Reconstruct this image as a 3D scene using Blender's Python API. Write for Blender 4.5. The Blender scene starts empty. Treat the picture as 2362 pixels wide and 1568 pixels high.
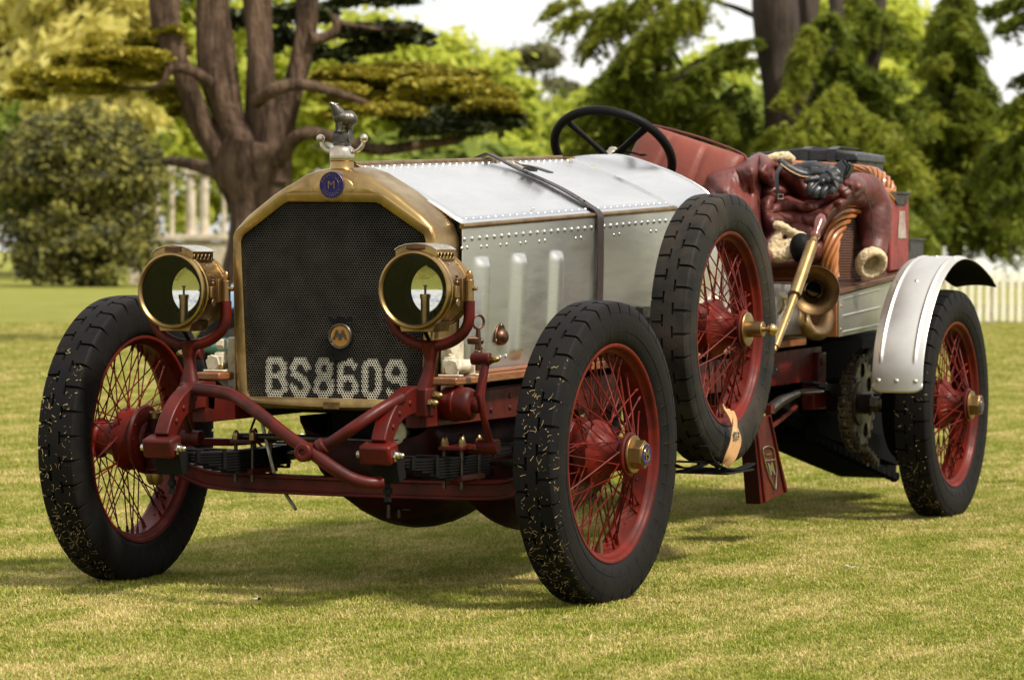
import bpy, math, random
import numpy as np
from mathutils import Vector, Matrix, noise as mnoise
random.seed(7); rng = np.random.default_rng(7)
scene = bpy.context.scene
COL = scene.collection
V = Vector

# ------------------------------------------------------------------ camera
CAM_C = V((9.02002134, 4.43911209, 1.0205337))
CAM_D = V((-0.91627255, -0.39965828, -0.02679317))
CAM_R = V((-0.39991471, 0.91653988, 0.00478187))
CAM_U = V((-0.02264589, -0.01509648, 0.99962956))
CAM_F = 7788.709836682727
cam_data = bpy.data.cameras.new("camera")
cam = bpy.data.objects.new("camera", cam_data); COL.objects.link(cam)
_m = Matrix((CAM_R, CAM_U, -CAM_D)).transposed().to_4x4(); _m.translation = CAM_C
cam.matrix_world = _m
cam_data.sensor_width = 36.0; cam_data.lens = CAM_F / 2362 * 36
cam_data.clip_start = 0.1; cam_data.clip_end = 1500
cam_data.dof.use_dof = True; cam_data.dof.focus_distance = 9.6; cam_data.dof.aperture_fstop = 7.1
scene.camera = cam

def at(u, v, ax, val):
    """point on the plane ax = val that stands at measured photo position u, v"""
    D = CAM_D * CAM_F + CAM_R * (u - 1181) - CAM_U * (v - 784)
    k = 'xyz'.index(ax)
    return CAM_C + D * ((val - CAM_C[k]) / D[k])
def far(u, v, d):
    return CAM_C + CAM_D * d + CAM_R * ((u - 1181) * d / CAM_F) - CAM_U * ((v - 784) * d / CAM_F)

# ------------------------------------------------------------------ world, sun, exposure
SUN_TO = V((0.12, 0.62, 0.86)).normalized()
elev = math.asin(SUN_TO.z); azim = math.atan2(SUN_TO.x, SUN_TO.y)
world = bpy.data.worlds.new("World"); scene.world = world; world.use_nodes = True
nt = world.node_tree; N = nt.nodes; L = nt.links
for n in list(N): N.remove(n)
out = N.new('ShaderNodeOutputWorld')
sky = N.new('ShaderNodeTexSky'); sky.sky_type = 'NISHITA'; sky.sun_disc = False
sky.sun_elevation = elev; sky.sun_rotation = azim; sky.dust_density = 1.5
bg1 = N.new('ShaderNodeBackground'); bg1.inputs[1].default_value = 0.09
L.new(sky.outputs[0], bg1.inputs[0])
bg2 = N.new('ShaderNodeBackground'); bg2.inputs[0].default_value = (1.0, 0.985, 0.96, 1); bg2.inputs[1].default_value = 0.84
tc = N.new('ShaderNodeTexCoord'); mp = N.new('ShaderNodeMapping'); mp.inputs['Scale'].default_value = (1.0, 1.0, 2.6)
nz = N.new('ShaderNodeTexNoise'); nz.inputs['Scale'].default_value = 2.6; nz.inputs['Detail'].default_value = 7; nz.inputs['Roughness'].default_value = .55
rp = N.new('ShaderNodeValToRGB'); rp.color_ramp.elements[0].position = .33; rp.color_ramp.elements[0].color = (.35, .35, .35, 1)
rp.color_ramp.elements[1].position = .50; rp.color_ramp.elements[1].color = (1, 1, 1, 1)
L.new(tc.outputs['Generated'], mp.inputs[0]); L.new(mp.outputs[0], nz.inputs[0]); L.new(nz.outputs[0], rp.inputs[0])
mx = N.new('ShaderNodeMixShader'); L.new(rp.outputs[0], mx.inputs[0]); L.new(bg1.outputs[0], mx.inputs[1]); L.new(bg2.outputs[0], mx.inputs[2])
L.new(mx.outputs[0], out.inputs[0])
sd = bpy.data.lights.new("sun", 'SUN'); sd.energy = 4.6; sd.angle = math.radians(7); sd.color = (1, .93, .80)
sun = bpy.data.objects.new("sun", sd); COL.objects.link(sun)
sun.rotation_euler = SUN_TO.to_track_quat('Z', 'Y').to_euler()
scene.view_settings.view_transform = 'Standard'; scene.view_settings.look = 'None'
scene.view_settings.exposure = 0.46; scene.view_settings.gamma = 1.0
scene.render.engine = 'CYCLES'

# ------------------------------------------------------------------ materials
def mat(name, c1, c2=None, rough=.5, rough2=None, metal=0.0, scale=8, detail=5, bump=0, bscale=None, stretch=(1, 1, 1), coat=0, spec=None, island=False, thresh=(.35, .65), trans=0, sheen=0):
    m = bpy.data.materials.new(name); m.use_nodes = True
    nt = m.node_tree; N = nt.nodes; L = nt.links; b = N['Principled BSDF']
    b.inputs['Metallic'].default_value = metal; b.inputs['Roughness'].default_value = rough
    b.inputs['Base Color'].default_value = (*c1, 1)
    if coat: b.inputs['Coat Weight'].default_value = coat; b.inputs['Coat Roughness'].default_value = .12
    if spec is not None: b.inputs['Specular IOR Level'].default_value = spec
    if sheen: b.inputs['Sheen Weight'].default_value = sheen
    tc = N.new('ShaderNodeTexCoord'); mp = N.new('ShaderNodeMapping'); mp.inputs['Scale'].default_value = stretch
    L.new(tc.outputs['Object'], mp.inputs[0])
    if c2 is not None or rough2 is not None:
        nz = N.new('ShaderNodeTexNoise'); nz.inputs['Scale'].default_value = scale; nz.inputs['Detail'].default_value = detail; nz.inputs['Roughness'].default_value = .62
        L.new(mp.outputs[0], nz.inputs['Vector'])
        mr = N.new('ShaderNodeMapRange'); mr.inputs[1].default_value = thresh[0]; mr.inputs[2].default_value = thresh[1]; L.new(nz.outputs[0], mr.inputs[0])
        fac = mr.outputs[0]
        if island:
            g = N.new('ShaderNodeNewGeometry'); mm = N.new('ShaderNodeMix'); mm.inputs[0].default_value = .6 if island is True else island
            L.new(fac, mm.inputs[2]); L.new(g.outputs['Random Per Island'], mm.inputs[3]); fac = mm.outputs[0]
        if c2 is not None:
            mc = N.new('ShaderNodeMix'); mc.data_type = 'RGBA'; mc.inputs[6].default_value = (*c1, 1); mc.inputs[7].default_value = (*c2, 1)
            L.new(fac, mc.inputs[0]); L.new(mc.outputs[2], b.inputs['Base Color'])
        if rough2 is not None:
            r = N.new('ShaderNodeMapRange'); r.inputs[3].default_value = rough; r.inputs[4].default_value = rough2
            L.new(fac, r.inputs[0]); L.new(r.outputs[0], b.inputs['Roughness'])
    if bump:
        nb = N.new('ShaderNodeTexNoise'); nb.inputs['Scale'].default_value = bscale or scale * 4; nb.inputs['Detail'].default_value = 6
        L.new(mp.outputs[0], nb.inputs['Vector'])
        bp = N.new('ShaderNodeBump'); bp.inputs['Strength'].default_value = 1; bp.inputs['Distance'].default_value = bump
        L.new(nb.outputs[0], bp.inputs['Height']); L.new(bp.outputs[0], b.inputs['Normal'])
    if trans:
        t = N.new('ShaderNodeBsdfTranslucent'); ms = N.new('ShaderNodeMixShader'); ms.inputs[0].default_value = trans
        o = N['Material Output']
        if c2 is not None: L.new(mc.outputs[2], t.inputs[0])
        else: t.inputs[0].default_value = (*c1, 1)
        L.new(b.outputs[0], ms.inputs[1]); L.new(t.outputs[0], ms.inputs[2]); L.new(ms.outputs[0], o.inputs[0])
    return m
MT = {}
MT['brass'] = mat('aged_brass', (.42, .29, .12), (.22, .14, .06), .24, .46, 1, 9, bump=.0004, bscale=30)
MT['brass_dull'] = mat('dull_brass', (.34, .225, .10), (.18, .11, .055), .32, .5, 1, 12, bump=.0003, bscale=60)
MT['brass_bright'] = mat('bright_brass', (.56, .39, .16), (.44, .29, .11), .2, .34, 1, 20)
MT['copper'] = mat('copper_brown', (.15, .080, .055), (.09, .048, .034), .34, .5, 1, 15)
MT['nickel'] = mat('worn_nickel', (.62, .58, .50), (.40, .33, .24), .14, .4, 1, 14)
MT['pewter'] = mat('pewter', (.15, .135, .12), (.07, .065, .06), .32, .5, 1, 25, bump=.001, bscale=120)
MT['alu_top'] = mat('polished_aluminium', (.73, .73, .725), (.64, .645, .65), .20, .30, 1, 3, stretch=(1, 3, 3), bump=.0005, bscale=4)
MT['alu_side'] = mat('brushed_aluminium', (.62, .615, .59), (.50, .495, .47), .38, .50, 1, 5, stretch=(1, 1, 6), bump=.0002, bscale=10)
MT['alu_rear'] = mat('satin_aluminium', (.72, .70, .66), (.60, .58, .54), .36, .5, 1, 6, bump=.0008, bscale=12)
MT['rivet'] = mat('aluminium_rivet', (.62, .62, .61), None, .30, None, 1)
MT['red'] = mat('maroon_paint', (.095, .0075, .0045), (.035, .005, .004), .30, .54, 0, 9, bump=.0009, bscale=40, spec=.20)
MT['red_rim'] = mat('red_wheel_paint', (.140, .0105, .0045), (.055, .006, .004), .34, .56, 0, 8, bump=.0006, bscale=50, spec=.16)
MT['red_dark'] = mat('dark_maroon', (.035, .0045, .004), (.010, .004, .0035), .42, .6, 0, 10, bump=.001, bscale=30, spec=.12)  # darker copy of the maroon; also gives the step flange its shaded side
MT['red_can'] = mat('faded_red_enamel', (.23, .025, .02), (.13, .02, .018), .42, .6, 0, 12, bump=.001, bscale=30)
MT['rubber'] = mat('black_rubber', (.0055, .0055, .006), (.012, .010, .009), .52, .70, 0, 7, bump=.0008, bscale=90, spec=.09)
MT['rubber_spare'] = mat('dusty_rubber', (.009, .0085, .008), (.036, .028, .021), .55, .75, 0, 5, bump=.0008, bscale=90, spec=.14, thresh=(.42, .66))
MT['black'] = mat('black_paint', (.006, .006, .0065), (.009, .008, .0075), .45, .6, 0, 12, bump=.0008, bscale=60, spec=.10)
MT['steel'] = mat('oily_steel', (.10, .09, .08), (.05, .042, .036), .32, .5, 1, 15)
MT['chain'] = mat('greasy_chain_steel', (.20, .15, .11), (.06, .045, .035), .4, .6, .8, 25)
MT['strap'] = mat('dark_brown_leather', (.014, .009, .008), (.030, .018, .014), .42, .6, 0, 30, bump=.0008, bscale=150)
MT['tan'] = mat('tan_leather', (.50, .29, .13), (.38, .20, .08), .45, .6, 0, 25, bump=.0006, bscale=120)
MT['leather'] = mat('oxblood_leather', (.135, .034, .027), (.065, .017, .015), .40, .56, 0, 5, bump=.0016, bscale=40, spec=.4)
MT['seat'] = mat('red_brown_leather', (.185, .042, .026), (.125, .028, .018), .45, .6, 0, 3, bump=.0014, bscale=50, spec=.35)
MT['blackleather'] = mat('black_leather', (.012, .013, .016), (.022, .023, .027), .34, .55, 0, 12, bump=.002, bscale=70)
MT['wool'] = mat('sheepskin_wool', (.60, .48, .30), (.36, .26, .14), .95, None, 0, 90, bump=.006, bscale=90, sheen=.2)
MT['wicker'] = mat('orange_wicker', (.42, .15, .035), (.26, .085, .022), .32, .5, 0, 30, island=True, coat=.3)
MT['wicker_dark'] = mat('brown_wicker', (.12, .042, .018), (.05, .02, .01), .4, .6, 0, 30, island=True)
MT['wood'] = mat('varnished_oak', (.27, .095, .030), (.12, .040, .015), .30, .5, 0, 22, stretch=(1, 8, 12), bump=.0006, bscale=40, coat=.3)
MT['wood_dark'] = mat('dark_walnut', (.11, .038, .018), (.05, .02, .010), .36, .5, 0, 22, stretch=(1, 8, 12), coat=.25)
MT['cream'] = mat('chipped_cream_paint', (.55, .50, .38), (.30, .24, .16), .42, .6, 0, 30, thresh=(.5, .7), bump=.0008, bscale=60)
MT['core'] = mat('radiator_fins', (.15, .14, .12), (.09, .083, .072), .45, .6, .9, 12)
MT['core_white'] = mat('white_painted_fins', (.85, .82, .70), (.62, .58, .46), .6, None, 0, 60)
MT['dark'] = mat('flat_and_shade_black', (.004, .004, .004), None, .9, spec=.05)  # flat black; also stands in for shade in cells, recesses and underbody
MT['blue_enamel'] = mat('blue_enamel', (.008, .010, .085), (.012, .012, .10), .35, None, 0, 20, spec=.2)
MT['straw'] = mat('dry_straw', (.52, .38, .18), (.22, .15, .06), .8, None, 0, 40, island=True)
MT['mirror'] = mat('lamp_reflector', (.70, .70, .66), None, .05, None, 1)
MT['copper_red'] = mat('polished_copper', (.36, .19, .08), (.24, .12, .055), .27, .42, 1, 15)
MT['pump_cream'] = mat('tarnished_white_metal', (.5, .46, .34), (.3, .26, .18), .35, .5, .7, 30)
def glass():
    m = bpy.data.materials.new('lamp_glass'); m.use_nodes = True; N = m.node_tree.nodes; L = m.node_tree.links
    b = N['Principled BSDF']; N.remove(b)
    t = N.new('ShaderNodeBsdfTransparent'); g = N.new('ShaderNodeBsdfGlossy'); g.inputs['Roughness'].default_value = .02
    fr = N.new('ShaderNodeFresnel'); fr.inputs[0].default_value = 1.3; ms = N.new('ShaderNodeMixShader')
    L.new(fr.outputs[0], ms.inputs[0]); L.new(t.outputs[0], ms.inputs[1]); L.new(g.outputs[0], ms.inputs[2]); L.new(ms.outputs[0], N['Material Output'].inputs[0])
    return m
MT['glass'] = glass()

# ------------------------------------------------------------------ mesh builder
def frame(d):
    d = V(d).normalized(); a = d.orthogonal().normalized(); return a, d.cross(a)
class MB:
    def __init__(s): s.v = []; s.f = []
    def add(s, vs, fs):
        o = len(s.v); s.v += [tuple(p) for p in vs]; s.f += [tuple(i + o for i in f) for f in fs]; return s
    def box(s, c, sz, R=None):
        c = V(c); h = V(sz) / 2; vs = []
        for x in (-1, 1):
            for y in (-1, 1):
                for z in (-1, 1):
                    p = V((x * h.x, y * h.y, z * h.z))
                    if R is not None: p = R @ p
                    vs.append(c + p)
        return s.add(vs, [(0, 1, 3, 2), (4, 6, 7, 5), (0, 4, 5, 1), (2, 3, 7, 6), (0, 2, 6, 4), (1, 5, 7, 3)])
    def beam(s, p0, p1, w, h, up=(0, 0, 1), w1=None, h1=None):
        p0 = V(p0); p1 = V(p1); d = (p1 - p0).normalized(); u = V(up); sd_ = d.cross(u).normalized(); u = sd_.cross(d)
        w1 = w1 or w; h1 = h1 or h; vs = []
        for p, a, b in ((p0, w, h), (p1, w1, h1)):
            for i, j in ((-1, -1), (1, -1), (1, 1), (-1, 1)): vs.append(p + sd_ * (i * a / 2) + u * (j * b / 2))
        return s.add(vs, [(3, 2, 1, 0), (4, 5, 6, 7), (0, 1, 5, 4), (1, 2, 6, 5), (2, 3, 7, 6), (3, 0, 4, 7)])
    def cyl(s, p0, p1, r0, r1=None, n=16, caps=True):
        p0 = V(p0); p1 = V(p1); r1 = r0 if r1 is None else r1; a, b = frame(p1 - p0); vs = []
        for p, r in ((p0, r0), (p1, r1)):
            for i in range(n):
                t = 2 * math.pi * i / n; vs.append(p + a * (r * math.cos(t)) + b * (r * math.sin(t)))
        fs = [(i, (i + 1) % n, n + (i + 1) % n, n + i) for i in range(n)]
        if caps: fs += [tuple(range(n - 1, -1, -1)), tuple(range(n, 2 * n))]
        return s.add(vs, fs)
    def tube(s, pts, r, n=10, caps=True, flat=None, up=None):
        pts = [V(p) for p in pts]; k = len(pts); rs = r if isinstance(r, (list, tuple)) else [r] * k
        vs = []; a = None
        for i, p in enumerate(pts):
            d = (pts[min(i + 1, k - 1)] - pts[max(i - 1, 0)]).normalized()
            if up is not None: a = V(up); a = (a - d * a.dot(d)).normalized()
            elif a is None: a = d.orthogonal().normalized()
            else: a = (a - d * a.dot(d)).normalized()
            b = d.cross(a); fl = flat or 1
            for j in range(n):
                t = 2 * math.pi * (j + .5) / n; vs.append(p + a * (rs[i] * math.cos(t) * fl) + b * (rs[i] * math.sin(t)))
        fs = []
        for i in range(k - 1):
            for j in range(n): fs.append((i * n + j, i * n + (j + 1) % n, (i + 1) * n + (j + 1) % n, (i + 1) * n + j))
        if caps: fs += [tuple(range(n - 1, -1, -1)), tuple(range((k - 1) * n, k * n))]
        return s.add(vs, fs)
    def ribbon(s, pts, ups, w, t):
        """flat strap along pts; ups = surface normals"""
        vs = []; k = len(pts)
        for i in range(k):
            p = V(pts[i]); d = (V(pts[min(i + 1, k - 1)]) - V(pts[max(i - 1, 0)])).normalized(); u = V(ups[i]); u = (u - d * u.dot(d)).normalized(); sd_ = d.cross(u)
            vs += [p - sd_ * w / 2, p + sd_ * w / 2, p + sd_ * w / 2 + u * t, p - sd_ * w / 2 + u * t]
        fs = []
        for i in range(k - 1):
            for j in range(4): fs.append((i * 4 + j, i * 4 + (j + 1) % 4, (i + 1) * 4 + (j + 1) % 4, (i + 1) * 4 + j))
        fs += [(3, 2, 1, 0), tuple(range((k - 1) * 4, k * 4))]
        return s.add(vs, fs)
    def lathe(s, prof, o, axis, n=32, closed=False):
        o = V(o); axis = V(axis).normalized(); a, b = frame(axis); vs = []; k = len(prof)
        for h, r in prof:
            for j in range(n):
                t = 2 * math.pi * j / n; vs.append(o + axis * h + a * (r * math.cos(t)) + b * (r * math.sin(t)))
        fs = []
        for i in range(k if closed else k - 1):
            i2 = (i + 1) % k
            for j in range(n): fs.append((i * n + j, i * n + (j + 1) % n, i2 * n + (j + 1) % n, i2 * n + j))
        if not closed:
            if prof[0][1] > 1e-6: fs.append(tuple(range(n - 1, -1, -1)))
            if prof[-1][1] > 1e-6: fs.append(tuple(range((k - 1) * n, k * n)))
        return s.add(vs, fs)
    def shell(s, prof, o, axis, n=32): return s.lathe_open(prof, o, axis, n)
    def lathe_open(s, prof, o, axis, n=32):
        b0 = len(s.f); s.lathe(prof, o, axis, n); s.f = [f for i, f in enumerate(s.f) if i < b0 or len(f) == 4]; return s
    def sph(s, c, r, nu=12, nv=8, sc=(1, 1, 1), R=None):
        c = V(c); vs = []
        for i in range(nv + 1):
            ph = math.pi * i / nv
            for j in range(nu):
                t = 2 * math.pi * j / nu; p = V((math.sin(ph) * math.cos(t) * r * sc[0], math.sin(ph) * math.sin(t) * r * sc[1], math.cos(ph) * r * sc[2]))
                if R is not None: p = R @ p
                vs.append(c + p)
        fs = []
        for i in range(nv):
            for j in range(nu): fs.append((i * nu + j, (i + 1) * nu + j, (i + 1) * nu + (j + 1) % nu, i * nu + (j + 1) % nu))
        return s.add(vs, fs)
    def torus(s, c, axis, R, r, n=32, m=8):
        return s.lathe([(r * math.sin(2 * math.pi * i / m), R + r * math.cos(2 * math.pi * i / m)) for i in range(m)], c, axis, n, True)
    def prism(s, poly, vec):
        k = len(poly); vec = V(vec); vs = [V(p) for p in poly] + [V(p) + vec for p in poly]
        return s.add(vs, [tuple(range(k - 1, -1, -1)), tuple(range(k, 2 * k))] + [(i, (i + 1) % k, k + (i + 1) % k, k + i) for i in range(k)])
    def grid(s, fn, nu, nv):
        vs = [fn(i / nu, j / nv) for i in range(nu + 1) for j in range(nv + 1)]
        return s.add(vs, [(i * (nv + 1) + j, (i + 1) * (nv + 1) + j, (i + 1) * (nv + 1) + j + 1, i * (nv + 1) + j + 1) for i in range(nu) for j in range(nv)])
    def rivet(s, c, n, r, h=.55):
        return s.lathe([(-r * .3, r), (0, r), (r * h * .6, r * .8), (r * h, .3 * r), (r * h * 1.05, 1e-7)], c, n, 8)
    def acorn(s, c, n, r):
        c = V(c); n = V(n).normalized(); s.cyl(c, c + n * r * .9, r, r, 6)
        return s.lathe([(r * .9, r * .8), (r * 1.4, r * .8), (r * 2.0, r * .6), (r * 2.35, r * .25), (r * 2.4, 1e-7)], c, n, 12)
    def build(s, name, m, parent=None, bevel=0, solid=0, ang=38, kind=None, label=None, sub=0, remesh=0, smooth=0):
        me = bpy.data.meshes.new(name); me.from_pydata(s.v, [], s.f); me.update()
        import bmesh
        bm = bmesh.new(); bm.from_mesh(me); bmesh.ops.recalc_face_normals(bm, faces=bm.faces); bm.to_mesh(me); bm.free()
        return link(name, me, m, parent, bevel, solid, ang, kind, label, sub, remesh, smooth)
def link(name, me, m, parent=None, bevel=0, solid=0, ang=38, kind=None, label=None, sub=0, remesh=0, smooth=0):
    if m is not None and not me.materials: me.materials.append(MT[m] if isinstance(m, str) else m)
    if ang:
        me.polygons.foreach_set('use_smooth', [True] * len(me.polygons))
        if ang < 180: me.set_sharp_from_angle(angle=math.radians(ang))
    o = bpy.data.objects.new(name, me); COL.objects.link(o)
    if parent: o.parent = parent
    if remesh:
        r = o.modifiers.new('r', 'REMESH'); r.mode = 'VOXEL'; r.voxel_size = remesh; r.use_smooth_shade = True
    if smooth:
        r = o.modifiers.new('s', 'SMOOTH'); r.iterations = smooth; r.factor = .6
    if solid:
        r = o.modifiers.new('t', 'SOLIDIFY'); r.thickness = solid; r.offset = 0
    if sub:
        r = o.modifiers.new('u', 'SUBSURF'); r.levels = sub; r.render_levels = sub
    if bevel:
        r = o.modifiers.new('b', 'BEVEL'); r.width = bevel; r.segments = 2; r.limit_method = 'ANGLE'; r.angle_limit = math.radians(32); r.harden_normals = False
    if kind: o['kind'] = kind
    if label: o['label'] = label
    return o
def displace(o, strength, size, name):
    t = bpy.data.textures.get(name) or bpy.data.textures.new(name, 'CLOUDS'); t.noise_scale = size; t.noise_depth = 3
    d = o.modifiers.new('d', 'DISPLACE'); d.texture = t; d.strength = strength; d.texture_coords = 'LOCAL'; d.mid_level = .5
def empty(name, loc, label, cat, group=None, rz=0):
    o = bpy.data.objects.new(name, None); COL.objects.link(o); o.location = loc; o.rotation_euler = (0, 0, rz)
    o.empty_display_size = .1; o['label'] = label; o['category'] = cat
    if group: o['group'] = group
    return o
def tag(o, label, cat, group=None):
    o['label'] = label; o['category'] = cat
    if group: o['group'] = group
    return o
def local(mb, root):
    """shift builder coordinates from world into the root's frame"""
    l = root.location; mb.v = [(p[0] - l.x, p[1] - l.y, p[2] - l.z) for p in mb.v]; return mb
def spline(pts, n=8):
    pts = [V(p) for p in pts]; o = []
    for i in range(len(pts) - 1):
        p0 = pts[max(i - 1, 0)]; p1 = pts[i]; p2 = pts[i + 1]; p3 = pts[min(i + 2, len(pts) - 1)]
        for k in range(n):
            t = k / n; o.append(.5 * ((2 * p1) + (p2 - p0) * t + (2 * p0 - 5 * p1 + 4 * p2 - p3) * t * t + (3 * p1 - p0 - 3 * p2 + p3) * t ** 3))
    o.append(pts[-1]); return o
def lerp(a, b, t): return a + (b - a) * t
def lin(vals, n=8):
    o = []
    for i in range(len(vals) - 1):
        for k in range(n): o.append(lerp(vals[i], vals[i + 1], k / n))
    o.append(vals[-1]); return o
def text_mesh(txt, size, depth=.0006, width=0):
    c = bpy.data.curves.new('t', 'FONT'); c.body = txt; c.size = size; c.extrude = depth; c.align_x = 'CENTER'; c.align_y = 'CENTER'; c.offset = width; c.resolution_u = 3
    o = bpy.data.objects.new('t', c); COL.objects.link(o); dg = bpy.context.evaluated_depsgraph_get()
    me = bpy.data.meshes.new_from_object(o.evaluated_get(dg)); vs = [v.co.copy() for v in me.vertices]; fs = [tuple(p.vertices) for p in me.polygons]
    bpy.data.objects.remove(o); bpy.data.curves.remove(c); bpy.data.meshes.remove(me); return vs, fs
def put_text(mb, txt, size, o, xdir, ydir, depth=.0006, width=0):
    vs, fs = text_mesh(txt, size, depth, width); xd = V(xdir).normalized(); yd = V(ydir).normalized(); zd = xd.cross(yd); o = V(o)
    mb.add([o + xd * v.x + yd * v.y + zd * v.z for v in vs], fs); return mb
def arc_text(mb, txt, R, size, o, xdir, ydir, a0, a1, flip=False, depth=.0006, width=0):
    xd = V(xdir).normalized(); yd = V(ydir).normalized(); o = V(o); n = len(txt)
    for i, ch in enumerate(txt):
        a = math.radians(lerp(a0, a1, i / (n - 1))); r = xd * math.cos(a) + yd * math.sin(a); t = (xd * math.sin(a) - yd * math.cos(a))
        if flip: put_text(mb, ch, size, o + r * R, -t, -r, depth, width)
        else: put_text(mb, ch, size, o + r * R, t, r, depth, width)
    return mb

# ================================================================== THE CAR
R_W = .44; TRK = 1.5532; WB = 3.5165
car = empty('vintage_car', (0, 0, 0), 'vintage chain-driven racing car with brass radiator, riveted aluminium bonnet and red wire wheels', 'car')
C_ = lambda mb, name, m, **k: mb.build(name, m, k.pop('parent', car), **k)

# ---------------------------------------------------------------- wheels
def tyre_mesh():
    P = 37; fr = [0, .022, .034, .128, .140, .40, .41, .50, .522, .534, .628, .640, .90, .91]
    prof = [(0, .440), (.0128, .4398), (.0142, .4398), (.0196, .4394), (.021, .4393), (.032, .4385), (.045, .4372), (.0555, .4352), (.0600, .431), (.0635, .422), (.0672, .405), (.0690, .385), (.0685, .365), (.0655, .345), (.0605, .330), (.054, .3195), (.046, .3135), (.040, .306)]
    cols = [(-y, r) for y, r in reversed(prof)][:-1] + prof
    v = []; f = []
    for p in range(P):
        for i, a in enumerate(fr):
            t = 2 * math.pi * (p + a) / P
            for y, r0 in cols:
                ay = abs(y); g = 0; b_ = (a + (.5 if y < 0 else 0)) % 1.0
                groove = .030 < b_ < .132; slot = b_ < .405 or b_ > .905
                if r0 < .40: g = 0
                elif groove and .0190 < ay < .0640: g = .012
                elif slot and .0140 < ay < .0200: g = .012
                if groove and .0640 <= ay < .0675: g = .004
                v.append(((r0 - g) * math.cos(t), y, (r0 - g) * math.sin(t)))
    n = len(cols); m = P * len(fr)
    for i in range(m):
        for j in range(n - 1): f.append((i * n + j, i * n + j + 1, ((i + 1) % m) * n + j + 1, ((i + 1) % m) * n + j))
    b = MB(); b.add(v, f)
    for q in (.353, .408): b.torus((0, .0672 if q < .4 else .0667, 0), (0, 1, 0), q, .0008, 72, 4)
    return b
rim_prof = [(.047, .3185), (.0545, .3165), (.0555, .310), (.051, .3045), (.043, .302), (.036, .298), (.031, .290), (-.031, .290), (-.036, .298), (-.043, .302), (-.051, .3045), (-.0555, .310), (-.0545, .3165), (-.047, .3185), (-.040, .312), (-.033, .302), (0, .298), (.033, .302), (.040, .312)]
def wheel_parts():
    t = tyre_mesh()
    rim = MB().lathe(rim_prof, (0, 0, 0), (0, 1, 0), 72, True)
    spk = []
    def spoke(a0, r0, y0, a1, r1, y1):
        p0 = V((r0 * math.cos(a0), y0, r0 * math.sin(a0))); p1 = V((r1 * math.cos(a1), y1, r1 * math.sin(a1))); d = (p1 - p0)
        b = MB(); b.cyl(p0, p1, .0023, n=6); b.cyl(p1 - d.normalized() * .020, p1 + d.normalized() * .004, .0045, .0055, n=6); return b
    for i in range(24):
        a = 2 * math.pi * i / 24; s = 1 if i % 2 else -1
        spk.append(spoke(a, .056, .098, a + s * .62, .291, -.008 * s))
    for i in range(20):
        a = 2 * math.pi * (i + .5) / 20; s = 1 if i % 2 else -1
        spk.append(spoke(a, .086, .008, a + s * .42, .291, .022))
    for i in range(20):
        a = 2 * math.pi * i / 20; s = 1 if i % 2 else -1
        spk.append(spoke(a, .086, -.014, a + s * .42, .291, -.022))
    hub = MB(); prof = [(-.060, .03), (-.055, .078), (-.022, .094), (.006, .098), (.012, .093), (.018, .082), (.034, .062), (.060, .050), (.088, .047), (.095, .052), (.096, .062), (.104, .063), (.108, .058), (.109, .03)]
    hub.lathe(prof, (0, 0, 0), (0, 1, 0), 36)
    for i in range(24):
        a = 2 * math.pi * i / 24
        hub.cyl((.086 * math.cos(a), .009, .086 * math.sin(a)), (.061 * math.cos(a), .033, .061 * math.sin(a)), .0052, .003, 6)
    rw = MB()
    for i in range(24):
        a = 2 * math.pi * i / 24; rw.rivet((.057 * math.cos(a), .104, .057 * math.sin(a)), (0, 1, 0), .0035)
        rw.rivet((.289 * math.cos(a + .1), .0, .289 * math.sin(a + .1)), (-math.cos(a + .1), 0, -math.sin(a + .1)), .004)
    return t, rim, spk, hub, rw
_t, _rim, _spk, _hub, _rw = wheel_parts()
proto_wheel = C_(_rim, 'wheel', 'red_rim', ang=50)
tyre_o = C_(_t, 'tyre', 'rubber', parent=proto_wheel, ang=30)
hub_o = C_(_hub, 'hub', 'red_rim', parent=proto_wheel, ang=35)
C_(_rw, 'rivets', 'red_rim', parent=proto_wheel, kind='stuff')
for b in _spk: C_(b, 'spoke', 'red_rim', parent=proto_wheel, ang=60)
# valve
C_(MB().cyl((.29 * math.cos(-1.35), 0, .29 * math.sin(-1.35)), (.215 * math.cos(-1.35), .0, .215 * math.sin(-1.35)), .008, .005, 10), 'valve', 'brass_dull', parent=proto_wheel)
def hubcap(parent):
    b = MB(); b.lathe([(.108, .052), (.112, .055), (.118, .054), (.119, .04)], (0, 0, 0), (0, 1, 0), 32); b.cyl((0, .118, 0), (0, .150, 0), .043, .041, 6)
    b.lathe([(.148, .034), (.154, .033), (.1545, .001)], (0, 0, 0), (0, 1, 0), 28)
    o = C_(b, 'hub_nut', 'brass', parent=parent, bevel=.0012, ang=30)
    e = MB().lathe([(.1546, .0302), (.1556, .030), (.1556, 1e-6)], (0, 0, 0), (0, 1, 0), 28); e_o = C_(e, 'enamel_badge', 'blue_enamel', parent=parent)
    l = MB(); put_text(l, 'M', .034, (0, .1568, 0), (-1, 0, 0), (0, 0, 1), .0004, .0008); l.torus((0, .1558, 0), (0, 1, 0), .019, .0006, 24, 5)
    arc_text(l, 'MAUDSLAY', .0245, .0085, (0, .1562, 0), (-1, 0, 0), (0, 0, 1), 160, 20, depth=.0003)
    arc_text(l, 'COVENTRY', .0245, .0085, (0, .1562, 0), (-1, 0, 0), (0, 0, 1), -150, -30, True, depth=.0003)
    C_(l, 'badge_lettering', 'brass_bright', parent=parent)
def copy_wheel(src, tyre_mat=None):
    w = src.copy(); COL.objects.link(w); w.parent = car
    for ch in src.children:
        c = ch.copy(); COL.objects.link(c); c.parent = w
        if tyre_mat and ch.name.startswith('tyre'):
            c.data = c.data.copy(); c.data.materials[0] = MT[tyre_mat]
    return w
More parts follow.
